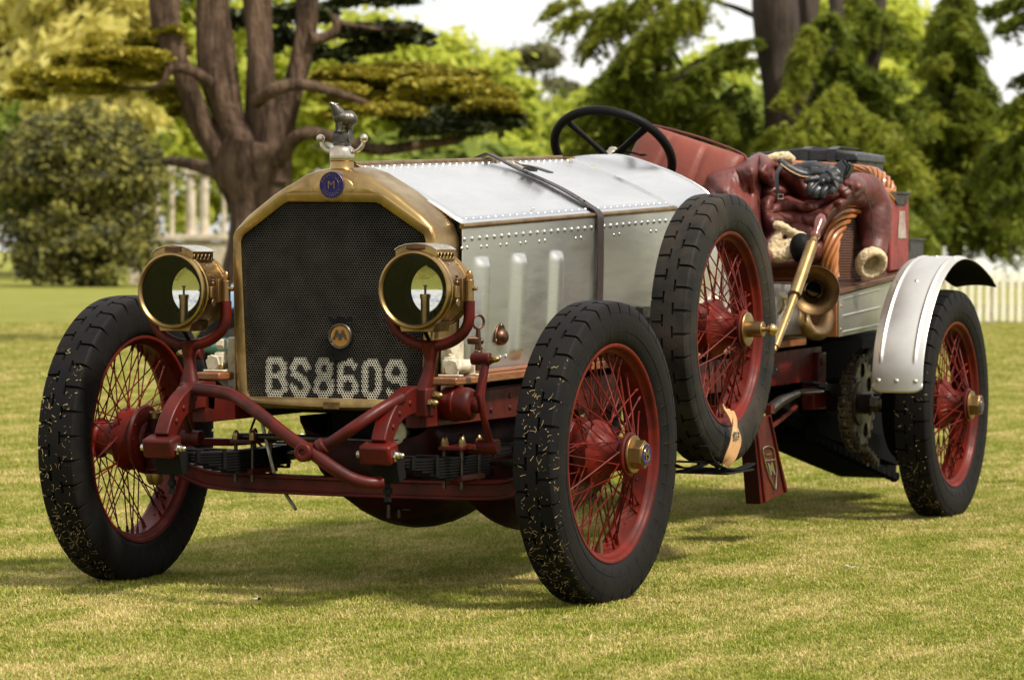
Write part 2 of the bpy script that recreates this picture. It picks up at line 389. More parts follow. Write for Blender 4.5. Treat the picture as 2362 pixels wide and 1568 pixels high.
spare = copy_wheel(proto_wheel, 'rubber_spare')
hubcap(proto_wheel)
w_far = copy_wheel(proto_wheel); w_rear = copy_wheel(proto_wheel); w_rfar = copy_wheel(proto_wheel)
Z0 = R_W - .005
def place(w, loc, e, sc=1): w.location = loc; w.rotation_euler = e; w.scale = (sc,) * 3
place(proto_wheel, (0, TRK / 2, Z0), (0, .3, -.05)); place(w_far, (0, -TRK / 2, Z0), (0, 1.1, math.pi))
place(w_rear, (-WB, TRK / 2, Z0), (0, .8, 0)); place(w_rfar, (-WB, -TRK / 2, Z0), (0, 2.1, math.pi))
place(spare, (-1.313, .652, .766), (0, 1.9, 0), 1.0)
proto_wheel['label'] = 'front wire wheel nearest the camera'; w_far['label'] = 'front wire wheel seen from its inner side'
w_rear['label'] = 'rear wire wheel under the aluminium mudguard'; spare['label'] = 'spare wheel strapped to the car side'
for ch in spare.children:
    if ch.name.startswith('tyre'): ch['label'] = 'dusty brown black tyre of the spare wheel'
# spare hub has no nut: brass disc and threaded barrel
b = MB(); b.lathe([(.108, .054), (.113, .056), (.117, .054), (.118, .03)], (0, 0, 0), (0, 1, 0), 32); C_(b, 'brass_disc', 'brass', parent=spare)
b = MB(); b.lathe([(.117, .024), (.118, .026), (.165, .026), (.168, .023), (.168, 1e-6)], (0, 0, 0), (0, 1, 0), 28); C_(b, 'threaded_barrel', 'brass_dull', parent=spare)
b = MB(); b.cyl((0, .168, 0), (0, .185, 0), .008); b.sph((0, .196, 0), .019, 16, 12); C_(b, 'carrier_knob', 'brass_bright', parent=spare)
# inner hub plates on the far front wheel and dried grass on the treads
def clippings(w, sgn, n, alo, ahi, power):
    mb = MB()
    for i in range(n):
        a = math.radians(lerp(ahi, alo, random.random() ** power)); y = random.uniform(-.062, .062) * 1.0; rr = .4385 - .0035 * (y / .06) ** 2 + .001
        c = V((rr * math.cos(a), y, rr * math.sin(a))); nrm = V((math.cos(a), 0, math.sin(a))); tn = V((-math.sin(a), 0, math.cos(a)))
        d = (tn * random.gauss(0, 1) + V((0, 1, 0)) * random.gauss(0, 1)).normalized(); sd_ = nrm.cross(d); l = .003 + .016 * random.random() ** 2.2; wd = random.uniform(.0004, .0008)
        cv = random.uniform(-.4, .4); p = [c - d * l * .5 + nrm * .001, c + sd_ * l * cv * .5 + nrm * random.uniform(.001, .003), c + d * l * .5 + nrm * random.uniform(.001, .006)]
        vs = []
        for q in p: vs += [q - sd_ * wd, q + sd_ * wd]
        mb.add(vs, [(0, 1, 3, 2), (2, 3, 5, 4)])
    ry = w.rotation_euler.y
    M_ = (Matrix.Rotation(w.rotation_euler.z, 3, 'Z') @ Matrix.Rotation(ry, 3, 'Y')).inverted()
    mb.v = [tuple(M_ @ V(p)) for p in mb.v]
    C_(mb, 'grass_clippings', 'straw', parent=w, kind='stuff', ang=0)
for W_, n1, n2 in ((proto_wheel, 230, 170), (w_far, 210, 190), (w_rear, 150, 90)): clippings(W_, 1, n1, -88, -25, 1.0); clippings(W_, 1, n2, -60, 40, 1.0)
b = MB(); b.lathe([(-.064, .03), (-.064, .100), (-.058, .106), (-.050, .100), (-.050, .03)], (0, 0, 0), (0, 1, 0), 40)
b.lathe([(-.075, .02), (-.075, .042), (-.068, .050), (-.060, .052)], (0, 0, 0), (0, 1, 0), 32)
for i in range(12): b.rivet((.085 * math.cos(i * math.pi / 6), -.064, .085 * math.sin(i * math.pi / 6)), (0, -1, 0), .004)
ip = C_(b, 'inner_hub_plate', 'red', parent=w_far)
c = ip.copy(); COL.objects.link(c); c.parent = proto_wheel

# ---------------------------------------------------------------- chassis
FZ = lambda x: lerp(.60, .655, (x - .30) / -3.3)    # top of frame rail
for s in (1, -1):
    b = MB(); y0 = .345 * s
    pts = [V((x, 0, FZ(x))) for x in (.34, -3.9)]
    b.beam((.34, y0, FZ(.34) - .046), (-3.35, y0, FZ(-3.35) - .068), .045, .085, h1=.132)
    C_(b, 'frame_rail', 'red', bevel=.003)
    rv = MB()
    for k, x in enumerate([-.02, -.02, -.16, -.30, -.30, -.5, -.9, -1.3, -1.5, -1.7, -2.0]): rv.rivet((x, y0 + .0225 * s, FZ(x) - (.03 if k % 2 else .065)), (0, s, 0), .0095)
    C_(rv, 'rivets', 'red', kind='stuff')
    # dumb iron
    ctr = [(.28, .585), (.36, .592), (.43, .578), (.48, .553), (.52, .515), (.545, .475)]
    hh = [.085, .078, .066, .058, .054, .050]
    sp = spline([V((x, y0, z)) for x, z in ctr], 5); hs = lin(hh, 5); b = MB(); vs = []
    for i, p in enumerate(sp):
        d = (sp[min(i + 1, len(sp) - 1)] - sp[max(i - 1, 0)]).normalized(); u = V((-d.z, 0, d.x)); u = u if u.z > 0 or u.x > 0 else -u
        for yy, k in ((-1, -1), (1, -1), (1, 1), (-1, 1)): vs.append(p + V((0, yy * .0225, 0)) + u * (k * hs[i] / 2))
    fs = [(i * 4 + j, i * 4 + (j + 1) % 4, i * 4 + 4 + (j + 1) % 4, i * 4 + 4 + j) for i in range(len(sp) - 1) for j in range(4)] + [(3, 2, 1, 0), tuple(range(len(vs) - 4, len(vs)))]
    b.add(vs, fs); di = C_(b, 'dumb_iron', 'red', bevel=.004)
    b = MB(); b.box((.558, y0, .452), (.062, .098, .056), Matrix.Rotation(.25, 3, 'Y')); C_(b, 'spring_eye', 'red', parent=di, bevel=.008)
    b = MB(); b.cyl((.558, y0 - .066, .447), (.558, y0 + .068, .447), .010, n=12); b.cyl((.558, y0 + .049, .447), (.558, y0 + .058, .447), .017, n=6); b.sph((.558, y0 + .072, .447), .008, 8, 6); C_(b, 'shackle_pin', 'nickel', parent=di)
    b = MB()
    for q in (8, 14, 19): p = sp[q]; b.rivet((p.x + .0, y0 + .0225, p.z), (0, 1, 0), .009); b.rivet((p.x + .0, y0 - .0225, p.z), (0, -1, 0), .009)
    C_(b, 'rivets', 'red', parent=di, kind='stuff')
    # leaf spring
    for k in range(8):
        x1 = .545 - .055 * k; x0 = -.50 + .05 * k; b = MB(); seg = []
        for t in np.linspace(0, 1, 13):
            x = lerp(x1, x0, t); seg.append(V((x, y0, .433 - .0085 * k - .018 * math.sin(math.pi * (x + .5) / 1.05) - .005)))
        b.ribbon(seg, [(0, 0, 1)] * 13, .052, .0062); C_(b, 'spring_leaf', 'black')
    b = MB()
    for x, th_ in ((.40, .034), (.24, .056), (-.17, .074), (-.32, .056)):
        zt_ = .441 - .018 * math.sin(math.pi * (x + .5) / 1.05); zc = zt_ - th_ / 2; b.box((x, y0 + .031, zc), (.018, .006, th_)); b.box((x, y0 - .031, zc), (.018, .006, th_)); b.box((x, y0, zt_), (.018, .068, .006)); b.box((x, y0, zt_ - th_), (.018, .068, .006))
    b.box((.500, y0, .405), (.045, .085, .065), Matrix.Rotation(.3, 3, 'Y')); b.cyl((.50, y0, .315), (.50, y0, .40), .008, n=8); b.cyl((.50, y0, .335), (.50, y0, .352), .014, n=6); b.cyl((.50, y0, .312), (.50, y0, .326), .011, n=6)
    C_(b, 'spring_clips', 'black', bevel=.001, kind='stuff')
    b = MB(); b.box((.0, y0, .440), (.17, .075, .012)); b.box((0, y0, .352), (.17, .080, .016)); C_(b, 'spring_saddle', 'red', bevel=.003)
    b = MB()
    for x in (-.06, .06):
        for yy in (-.028, .028): b.cyl((x, y0 + yy, .32), (x, y0 + yy, .45), .006, n=8)
    C_(b, 'u_bolts', 'steel')
    for x in (-.06, .06):
        for yy in (-.028, .028): C_(MB().acorn((x, y0 + yy, .446), (0, 0, 1), .0125), 'acorn_nut', 'brass')
    # bracket of the lamp on the frame
    lx = .33; b = MB(); b.box((lx, y0 + .033 * s, .585), (.062, .045, .085)); C_(b, 'lamp_bracket_foot', 'red', bevel=.007)
    for dz, dx in ((.015, -.012), (-.005, .018)): C_(MB().acorn((lx + dx, y0 + .056 * s, .590 + dz), (0, s, 0), .0125), 'acorn_nut', 'brass')
    C_(MB().acorn((lx - .045, y0 + .024 * s, .600), (0, s, 0), .0125), 'acorn_nut', 'brass')
    # friction shock absorber
    sx = .175; b = MB(); b.lathe([(.02, .040), (.03, .048), (.055, .050), (.058, .053), (.066, .053), (.069, .050), (.10, .048), (.112, .044), (.118, .036), (.119, .01)], (sx, y0, .575), (0, s, 0), 32)
    sh = C_(b, 'shock_absorber', 'red'); b = MB(); b.lathe([(.118, .024), (.128, .026), (.136, .024), (.138, .014), (.142, .012), (.143, .001)], (sx, y0, .575), (0, s, 0), 24)
    hub_y = y0 + .128 * s; b.tube([(sx, hub_y, .585), (sx - .015, hub_y + .006 * s, .64), (sx - .03, hub_y + .012 * s, .700)], [.013, .011, .013], 10); C_(b, 'damper_arm', 'red', parent=sh)
    b = MB(); b.cyl((sx - .03, hub_y - .03 * s, .705), (sx - .03, hub_y + .028 * s, .705), .018, n=16); C_(b, 'damper_joint', 'red', parent=sh, bevel=.002)
    C_(MB().acorn((sx - .03, hub_y + .028 * s, .705), (0, s, 0), .012), 'acorn_nut', 'brass')
    b = MB(); b.tube([(sx - .03, hub_y + .014 * s, .70), (sx - .02, hub_y + .014 * s, .66), (sx + .01, hub_y + .014 * s, .60), (sx + .00, hub_y + .02 * s, .54), (sx - .05, hub_y + .02 * s, .455)], [.012, .010, .013, .010, .011], 10); C_(b, 'damper_link', 'red')
    b = MB(); b.cyl((sx - .05, hub_y - .018 * s, .452), (sx - .05, hub_y + .045 * s, .452), .022, n=18); b.torus((sx - .05, hub_y + .012 * s, .452), (0, 1, 0), .020, .004, 20, 6); C_(b, 'link_joint', 'red', bevel=.002)
    C_(MB().tube([(sx - .05, hub_y, .44), (.05, y0 + .05 * s, .437), (.0, y0 + .01 * s, .44)], .012, 8), 'damper_foot', 'red')
# axle beam
b = MB(); pts = [(-.70, .362), (-.655, .362), (-.60, .352), (-.53, .327), (-.45, .312), (-.2, .307), (.2, .307), (.45, .312), (.53, .327), (.60, .352), (.655, .362), (.70, .362)]
for top, w, t_ in ((.023, .058, .011), (-.023, .058, .011)): b.ribbon(spline([V((0, y, z + top)) for y, z in pts], 4), [(0, 0, 1)] * (11 * 4 + 1), w, t_)
b.ribbon(spline([V((.0, y, z)) for y, z in pts], 4), [(1, 0, 0)] * (11 * 4 + 1), .048, .016)
C_(b, 'front_axle_beam', 'red', bevel=.003)
for s in (1, -1):
    y = .685 * s; b = MB(); b.cyl((0, y, .325), (0, y, .50), .022); b.lathe([(0, .03), (.02, .032), (.045, .03), (.05, .026)], (0, y, .345), (0, 0, 1), 20); C_(b, 'king_pin', 'red_dark', bevel=.002)
    b = MB(); b.lathe([(-.03, .001), (-.028, .018), (-.015, .026), (0, .028), (.006, .028)], (0, y, .325), (0, 0, 1), 20); b.lathe([(0, .020), (.02, .022), (.024, .016)], (0, y, .497), (0, 0, 1), 16); C_(b, 'grease_cap', 'brass_dull')
    b = MB(); b.cyl((0, y - .02 * s, .435), (0, y + .08 * s, .435), .030, .024); C_(b, 'stub_axle', 'red', bevel=.003)
    b = MB(); b.tube([(0, y, .40), (-.08, y - .03 * s, .395), (-.16, y - .045 * s, .39)], .015); C_(b, 'steering_arm', 'red_dark')
C_(MB().cyl((-.16, -.64, .39), (-.16, .64, .39), .013), 'track_rod', 'steel')
C_(MB().tube([(.04, -.38, .455), (.0, -.10, .452), (-.02, .12, .448)], .011), 'drag_link', 'steel')
# crossed front tubes (starting handle and tie bar)
X_ = .60
p = [at(455, 898, 'x', .42), at(500, 903, 'x', .46), at(543, 915, 'x', .50), at(600, 955, 'x', .57), at(660, 1003, 'x', .60), at(718, 1043, 'x', .615), at(770, 1080, 'x', .615), at(812, 1104, 'x', .60), at(850, 1114, 'x', .58), at(880, 1112, 'x', .55)]
C_(MB().tube(spline(p, 6), .0185, 16), 'cross_tube', 'red')
p = [at(925, 918, 'x', .45), at(880, 943, 'x', .52), at(820, 983, 'x', .585), at(755, 1026, 'x', .59), at(722, 1038, 'x', .59)]
C_(MB().tube(spline(p, 6), .0175, 16), 'cross_tube', 'red')
c0 = at(706, 1042, 'x', .62); d = CAM_D * -1; dd = V((.85, .05, 0)).normalized()
b = MB(); b.lathe([(-.035, .024), (.0, .027), (.022, .027), (.026, .022), (.026, .010), (.018, .008), (.018, .0001)], c0, (at(706, 1042, 'x', .66) - at(730, 1038, 'x', .60)).normalized(), 24)
b.lathe([(-.012, .020), (-.01, .024), (.01, .024), (.012, .020)], at(742, 1030, 'x', .60), (at(790, 1000, 'x', .59) - at(742, 1030, 'x', .6)).normalized(), 20)
C_(b, 'tube_boss', 'red', bevel=.002)
# engine sump, underbody, radiator underside
b = MB(); n = 24
def sump(cx, lx, cy, w, z0, z1, name):
    b = MB()
    def fn(u, v):
        x = cx + lx * (u - .5); t = math.pi * v; e = math.sin(math.pi * min(1, max(0, u))) ** .25
        return (x, cy - w * math.cos(t), z1 - (z1 - z0) * math.sin(t) ** .7 * (e if e > .2 else .2))
    b.grid(fn, 14, 20); C_(b, name, 'red_dark', solid=.004, ang=50)
sump(-.42, .85, .03, .215, .165, .52, 'engine_sump'); sump(-.55, .80, .34, .13, .158, .46, 'gearbox_casing')
b = MB(); b.box((-1.1, 0, .56), (2.4, .62, .05)); b.box((-2.4, 0, .54), (1.6, .6, .06)); C_(b, 'undertray', 'dark')
b = MB(); b.box((-.35, 0, .50), (.5, .30, .13)); b.box((-.1, .1, .50), (.2, .09, .09)); C_(b, 'crankcase', 'black', bevel=.02)
b = MB(); b.tube([(-.30, .10, .47), (-.1, .12, .475), (0, .13, .478)], .022, 12); b.torus((-.0, .13, .478), (1, 0, 0), .030, .008); C_(b, 'water_pipe', 'cream')
b = MB()
for k, (yy, xx) in enumerate([(.05, 0), (.085, .0), (.065, .03)]): b.cyl((-.12 + xx, yy, .215), (-.12 + xx, yy, .262), .006, n=8)
b.cyl((-.12, .03, .24), (-.12, .12, .24), .0035); C_(b, 'drain_cock', 'steel')
C_(MB().cyl((-.18, -.17, .50), (-.18, -.17, .395), .022), 'oil_filter', 'brass_dull', bevel=.004)
C_(MB().tube([at(603, 965, 'x', .02), at(612, 1010, 'x', .03), at(632, 1090, 'x', .05)], .0055, 8), 'overflow_pipe', 'pump_cream')
C_(MB().tube([at(632, 1090, 'x', -.02), at(660, 1140, 'x', -.02), at(682, 1174, 'x', .02)], .0055, 8), 'overflow_pipe', 'pump_cream')
C_(MB().tube([at(590, 960, 'x', -.1), at(575, 1000, 'x', -.1), at(610, 1035, 'x', -.1)], .004, 8), 'brake_cable', 'black')

# ---------------------------------------------------------------- radiator
XR = .155
core_poly = [(-.285, .592), (-.275, .582), (.275, .582), (.287, .592), (.297, 1.045), (.290, 1.062), (.150, 1.150), (.132, 1.156), (-.150, 1.158), (-.165, 1.152), (-.300, 1.058), (-.308, 1.040)]
core_poly = [(y + .003, z) for y, z in core_poly]
def rad_outline(k):
    half_r = [(.0, 1.256), (.045, 1.254), (.10, 1.238), (.20, 1.180), (.285, 1.118), (.318, 1.085), (.333, 1.050), (.337, 1.00), (.333, .80), (.328, .60), (.324, .555), (.315, .545)]
    return half_r
def outline_full():
    h = rad_outline(0); r = [V((0, y, z)) for y, z in h]; l = [V((0, -y - .004, z)) for y, z in h[1:]]
    return r + l[::-1]     # clockwise from the top, right side first
OUT = outline_full()
def resample(poly, n):
    pts = poly + [poly[0]]; d = [0]
    for i in range(len(pts) - 1): d.append(d[-1] + (pts[i + 1] - pts[i]).length)
    o = []
    for k in range(n):
        s = d[-1] * k / n; i = max(j for j in range(len(pts) - 1) if d[j] <= s + 1e-9); t = (s - d[i]) / (d[i + 1] - d[i]); o.append(pts[i].lerp(pts[i + 1], t))
    return o
def ray_in(poly, c, dirv):
    """distance from c to the polygon edge along dirv (2-D y,z)"""
    best = 9
    for i in range(len(poly)):
        a = poly[i]; b_ = poly[(i + 1) % len(poly)]; ex = b_[0] - a[0]; ey = b_[1] - a[1]; den = dirv[0] * ey - dirv[1] * ex
        if abs(den) < 1e-12: continue
        t = ((a[0] - c[0]) * ey - (a[1] - c[1]) * ex) / den; u = ((a[0] - c[0]) * dirv[1] - (a[1] - c[1]) * dirv[0]) / den
        if t > 0 and -1e-6 <= u <= 1 + 1e-6: best = min(best, t)
    return best
cen = (0.0, .86); angs = set()
for pl in (core_poly, [(q.y, q.z) for q in OUT]):
    for q in pl: angs.add(round(math.atan2(q[1] - cen[1], q[0] - cen[0]), 4))
for k in range(72): angs.add(round(-math.pi + 2 * math.pi * k / 72, 4))
angs = sorted(angs); fil = [angs[0]]
for a in angs[1:]:
    if a - fil[-1] > .012: fil.append(a)
angs = fil; out2 = [(q.y, q.z) for q in OUT]; vs = []; NA = len(angs)
#        position between core edge (0) and outline (1), x offset from the front plane
rings = [(0, -.012), (0, .004), (.10, .010), (.22, .010), (.25, .003), (.55, .004), (.80, .0), (.93, -.010), (1, -.028), (1, -.075), (1, -.155)]
for k, (w, xo) in enumerate(rings):
    for a in angs:
        dv = (math.cos(a), math.sin(a)); r0 = ray_in(core_poly, cen, dv); r1 = ray_in(out2, cen, dv); r = lerp(r0, r1, w)
        if 0 < w < .3: r = r0 + w * .12
        yy = cen[0] + dv[0] * r; zz = cen[1] + dv[1] * r
        if k == len(rings) - 1: yy *= 1.01
        if xo < -.05 and zz > 1.0: zz += .008 * (1 if k == len(rings) - 1 else .3)
        vs.append((XR + xo, yy, zz))
b = MB(); b.add(vs, [(k * NA + j, k * NA + (j + 1) % NA, (k + 1) * NA + (j + 1) % NA, (k + 1) * NA + j) for k in range(len(rings) - 1) for j in range(NA)])
rad = C_(b, 'radiator_shell', 'brass', ang=48)
b = MB(); b.prism([(XR - .155, y * .98, z) for y, z in out2], (.004, 0, 0)); C_(b, 'radiator_back', 'dark', parent=rad)
# hexagonal core: every cell wall is geometry, cells inside the registration strokes are painted white
GL = {'B': [[(0, 0), (0, 1)], [(0, 1), (.55, 1), (.75, .88), (.75, .66), (.55, .53), (0, .53)], [(.55, .53), (.8, .40), (.8, .14), (.6, 0), (0, 0)]],
      'S': [[(.78, .80), (.62, .97), (.2, .97), (.02, .80), (.06, .62), (.72, .36), (.80, .2), (.62, .02), (.18, .02), (0, .2)]],
      '8': [[(.4, .53), (.1, .66), (.08, .88), (.3, 1), (.5, 1), (.72, .88), (.70, .66), (.4, .53), (.04, .38), (.02, .14), (.25, 0), (.55, 0), (.78, .14), (.76, .38), (.4, .53)]],
      '6': [[(.75, .86), (.55, 1), (.25, 1), (.04, .84), (.02, .16), (.24, 0), (.56, 0), (.78, .16), (.78, .38), (.58, .53), (.24, .53), (.04, .40)]],
      '0': [[(.04, .16), (.04, .84), (.24, 1), (.56, 1), (.76, .84), (.76, .16), (.56, 0), (.24, 0), (.04, .16)]],
      '9': [[(.04, .14), (.24, 0), (.55, 0), (.76, .16), (.78, .84), (.56, 1), (.24, 1), (.02, .84), (.02, .62), (.24, .47), (.56, .47), (.76, .60)]]}
segs = []; yl, yr = at(612, 908, 'x', XR).y + .010, at(945, 908, 'x', XR).y - .010; zb, zt = .5925, .690; step = (yr - yl) / 6 * 1.035
for i, ch in enumerate('BS8609'):
    for pl in GL[ch]:
        q = [(yl + i * step + a * step * .80 / .8 * .80, zb + b_ * (zt - zb)) for a, b_ in pl]
        segs += list(zip(q[:-1], q[1:]))
def dist(p, a, b_):
    dx, dy = b_[0] - a[0], b_[1] - a[1]; t = max(0, min(1, ((p[0] - a[0]) * dx + (p[1] - a[1]) * dy) / (dx * dx + dy * dy + 1e-12))); return math.hypot(p[0] - a[0] - t * dx, p[1] - a[1] - t * dy)
def inside(p, poly):
    c = False; j = len(poly) - 1
    for i in range(len(poly)):
        if (poly[i][1] > p[1]) != (poly[j][1] > p[1]) and p[0] < (poly[j][0] - poly[i][0]) * (p[1] - poly[i][1]) / (poly[j][1] - poly[i][1]) + poly[i][0]: c = not c
        j = i
    return c
PW = .0080; PH = .0069; b0 = MB(); b1 = MB(); x0 = XR - .006; row = 0; z = .586
while z < 1.156:
    y = -.31 + (PW / 2 if row % 2 else 0)
    while y < .312:
        if inside((y, z), core_poly):
            wh = zb - .02 < z < zt + .02 and min(dist((y, z), *s_) for s_ in segs) < .0098
            t = b1 if wh else b0; vs = []; jz = random.uniform(-.0005, .0005)
            for rr, xx in ((.00462, x0 + jz), (.00385 if not wh else .0035, x0 + jz - .0005), (.0038 if not wh else .0035, x0 - .014)):
                for k in range(6):
                    a = math.pi / 6 + k * math.pi / 3; vs.append((xx, y + rr * math.cos(a), z + rr * math.sin(a)))
            t.add(vs, [(k, (k + 1) % 6, 6 + (k + 1) % 6, 6 + k) for k in range(6)] + [(6 + k, 6 + (k + 1) % 6, 12 + (k + 1) % 6, 12 + k) for k in range(6)])
        y += PW
    z += PH; row += 1
for o_ in (C_(b0, 'honeycomb_core', 'core', parent=rad, kind='stuff', ang=0), C_(b1, 'registration_lettering', 'core_white', parent=rad, kind='stuff', ang=0, label='white painted registration BS8609 on the honeycomb')):
    o_.data.materials.append(MT['dark']); o_.data.polygons.foreach_set('material_index', [1 if i % 12 >= 6 else 0 for i in range(len(o_.data.polygons))])  # inner cell walls coloured black, shade of the deep cells painted in
C_(MB().prism([(x0 - .0135, y, z) for y, z in core_poly], (-.003, 0, 0)), 'core_backing', 'dark', parent=rad)
# badges
o = V((XR + .012, .0, 1.2055))
b = MB(); b.lathe([(-.012, .040), (.0, .040), (.002, .038), (.002, 1e-6)], o, (1, 0, 0), 40); bd = C_(b, 'radiator_badge', 'blue_enamel', parent=rad)
l = MB(); oo = o + V((.0035, 0, 0)); put_text(l, 'M', .034, oo, (0, 1, 0), (0, 0, 1), .0005, .0000); l.torus(o + V((.002, 0, 0)), (1, 0, 0), .0390, .0006, 40, 5); l.torus(o + V((.002, 0, 0)), (1, 0, 0), .0235, .0004, 32, 5)
arc_text(l, 'MAUDSLAY', .0305, .0105, oo, (0, 1, 0), (0, 0, 1), 158, 22, width=-.0001); arc_text(l, 'COVENTRY', .0305, .0105, oo, (0, 1, 0), (0, 0, 1), -150, -30, True, width=-.0001)
C_(l, 'badge_lettering', 'brass_dull', parent=rad, label='MAUDSLAY COVENTRY around an M')
# raised pad round the badge
b = MB(); b.sph((XR + .003, 0, 1.195), 1, 28, 12, (.010, .068, .040)); C_(b, 'badge_boss', 'brass', parent=rad)
o = V((XR - .002, .012, .670)); oo = at(786, 775, 'x', XR + .004)
b = MB(); b.lathe([(-.006, .0415), (0, .0415), (.004, .036), (.004, 1e-6)], oo, (1, 0, 0), 32); b.prism([oo + V((-.004, y, z)) for y, z in ((-.030, -.028), (-.018, -.072), (.018, -.072), (.030, -.028))], (.006, 0, 0))
b.ribbon(spline([oo + V((.0, y, z)) for y, z in ((-.040, .054), (-.018, .045), (0, .053), (.018, .045), (.040, .054))], 4), [(1, 0, 0)] * 17, .013, .003)
aa = C_(b, 'club_badge', 'black', parent=rad)
b = MB(); b.lathe([(.0042, .030), (.005, .030), (.005, 1e-6)], oo, (1, 0, 0), 32); C_(b, 'badge_disc', mat('ochre_enamel', (.42, .19, .02), None, .4), parent=rad)
b = MB(); put_text(b, 'A', .040, oo + V((.0085, -.009, .002)), (0, 1, 0), (0, 0, 1), .0015, .0008); put_text(b, 'A', .040, oo + V((.0075, .009, .002)), (0, 1, 0), (0, 0, 1), .0015, .0008); b.torus(oo + V((.005, 0, 0)), (1, 0, 0), .0345, .004, 32, 6); C_(b, 'badge_lettering', 'pewter', parent=rad)
b = MB(); b.box((XR + .011, 0, .5615), (.002, .052, .020)); pl = C_(b, 'maker_plate', 'brass_dull', parent=rad)
b = MB(); put_text(b, 'ORION RADIATOR', .0058, (XR + .0125, 0, .565), (0, 1, 0), (0, 0, 1), .0002); put_text(b, 'LONDON', .0048, (XR + .0125, 0, .558), (0, 1, 0), (0, 0, 1), .0002); C_(b, 'plate_lettering', 'copper', parent=rad)
# filler neck, cap with arms, mascot
fx, fy = .09, .0
fc = at(789, 380, 'x', .09); fy = fc.y; b = MB()
b.lathe([(1.20, .050), (1.235, .046), (1.252, .039), (1.262, .035), (1.276, .034), (1.279, .037), (1.283, .037)], (fx, fy, 0), (0, 0, 1), 36); C_(b, 'filler_neck', 'brass', parent=rad)
b = MB(); b.lathe([(1.284, .030), (1.284, .0365), (1.288, .037), (1.308, .037), (1.311, .0355), (1.314, .034), (1.322, .026), (1.326, .018), (1.328, .001)], (fx, fy, 0), (0, 0, 1), 36)
for s in (1, -1):
    b.tube(spline([(fx, fy + .033 * s, 1.304), (fx, fy + .052 * s, 1.309), (fx, fy + .066 * s, 1.323), (fx, fy + .070 * s, 1.338)], 5), [.007] * 11 + [.0058] * 5, 10); b.sph((fx, fy + .071 * s, 1.345), .0125, 16, 12)
C_(b, 'radiator_cap', 'nickel')
b = MB(); b.box((fx, fy, 1.336), (.03, .046, .024)); b.cyl((fx - .004, fy - .026, 1.349), (fx - .004, fy + .026, 1.349), .0185, n=24); b.cyl((fx, fy, 1.322), (fx, fy, 1.33), .020); C_(b, 'mascot_plinth', 'pewter', bevel=.001)
# bear
b = MB(); B0 = V((fx, fy, 1.362)); 
def bp_(x, y, z): return B0 + V((x, y, z))
HD = V((.80, -.60, 0)).normalized(); SD = V((.60, .80, 0)).normalized()
def bb(f_, s_, z_): return B0 + (HD * f_ + SD * s_ + V((0, 0, z_))) * .90
for (f_, s_, z_, r, sc) in [(-.024, 0, .044, .0255, (1.0, .9, 1.0)), (-.008, 0, .046, .0225, (1.1, .85, 1)), (.008, 0, .050, .0215, (1, .85, 1.05))]: b.sph(bb(f_, s_, z_), r, 16, 12, (1, 1, sc[2]))
b.tube([bb(.004, 0, .050), bb(.016, 0, .066), bb(.024, 0, .078), bb(.028, 0, .084)], [.022, .018, .014, .012], 12); b.sph(bb(.029, 0, .085), .0115, 14, 10); b.tube([bb(.030, 0, .086), bb(.040, 0, .093), bb(.045, 0, .096)], [.009, .0065, .0045], 10)
for s in (1, -1):
    b.sph(bb(.020, .009 * s, .093), .0030, 8, 6)
    b.tube([bb(.010, .009 * s, .040), bb(.013, .010 * s, .018), bb(.013, .010 * s, .003)], [.0095, .0062, .0058], 10); b.sph(bb(.017, .010 * s, .003), .0065, 8, 6)
    b.tube([bb(-.026, .010 * s, .038), bb(-.022, .011 * s, .020), bb(-.027, .011 * s, .003)], [.0135, .0085, .0065], 10); b.sph(bb(-.022, .011 * s, .003), .007, 8, 6)
C_(b, 'bear_mascot', 'pewter', remesh=.0012, smooth=3, label='small pewter bear with raised head standing on the radiator cap')
# radiator mounts
for s in (1, -1):
    b = MB(); b.box((.08, .350 * s, .66), (.10, .030, .19)); C_(b, 'radiator_bracket', 'cream', bevel=.004)
    b = MB(); b.box((.10, .385 * s, .641), (.24, .085, .022)); C_(b, 'wood_block', 'wood', bevel=.005)
    b = MB(); b.cyl((.17, .39 * s, .680), (.05, .39 * s, .680), .020, n=14); b.cyl((.178, .39 * s, .680), (.165, .39 * s, .680), .024, n=6); b.box((.165, .385 * s, .656), (.03, .07, .006)); b.box((.05, .385 * s, .656), (.03, .07, .006)); b.box((.168, .385 * s, .678), (.008, .05, .044)); b.box((.052, .385 * s, .678), (.008, .05, .044))
    C_(b, 'mount_hinge', 'cream', bevel=.002)
    b = MB(); b.cyl((.15, .362 * s, .735), (.15, .385 * s, .735), .017, n=6); b.cyl((.15, .362 * s, .695), (.15, .39 * s, .695), .019, n=6); C_(b, 'mount_nut', 'cream', bevel=.001)
    C_(MB().acorn((.165, .365 * s, .655), (0, 0, 1), .011), 'acorn_nut', 'brass')

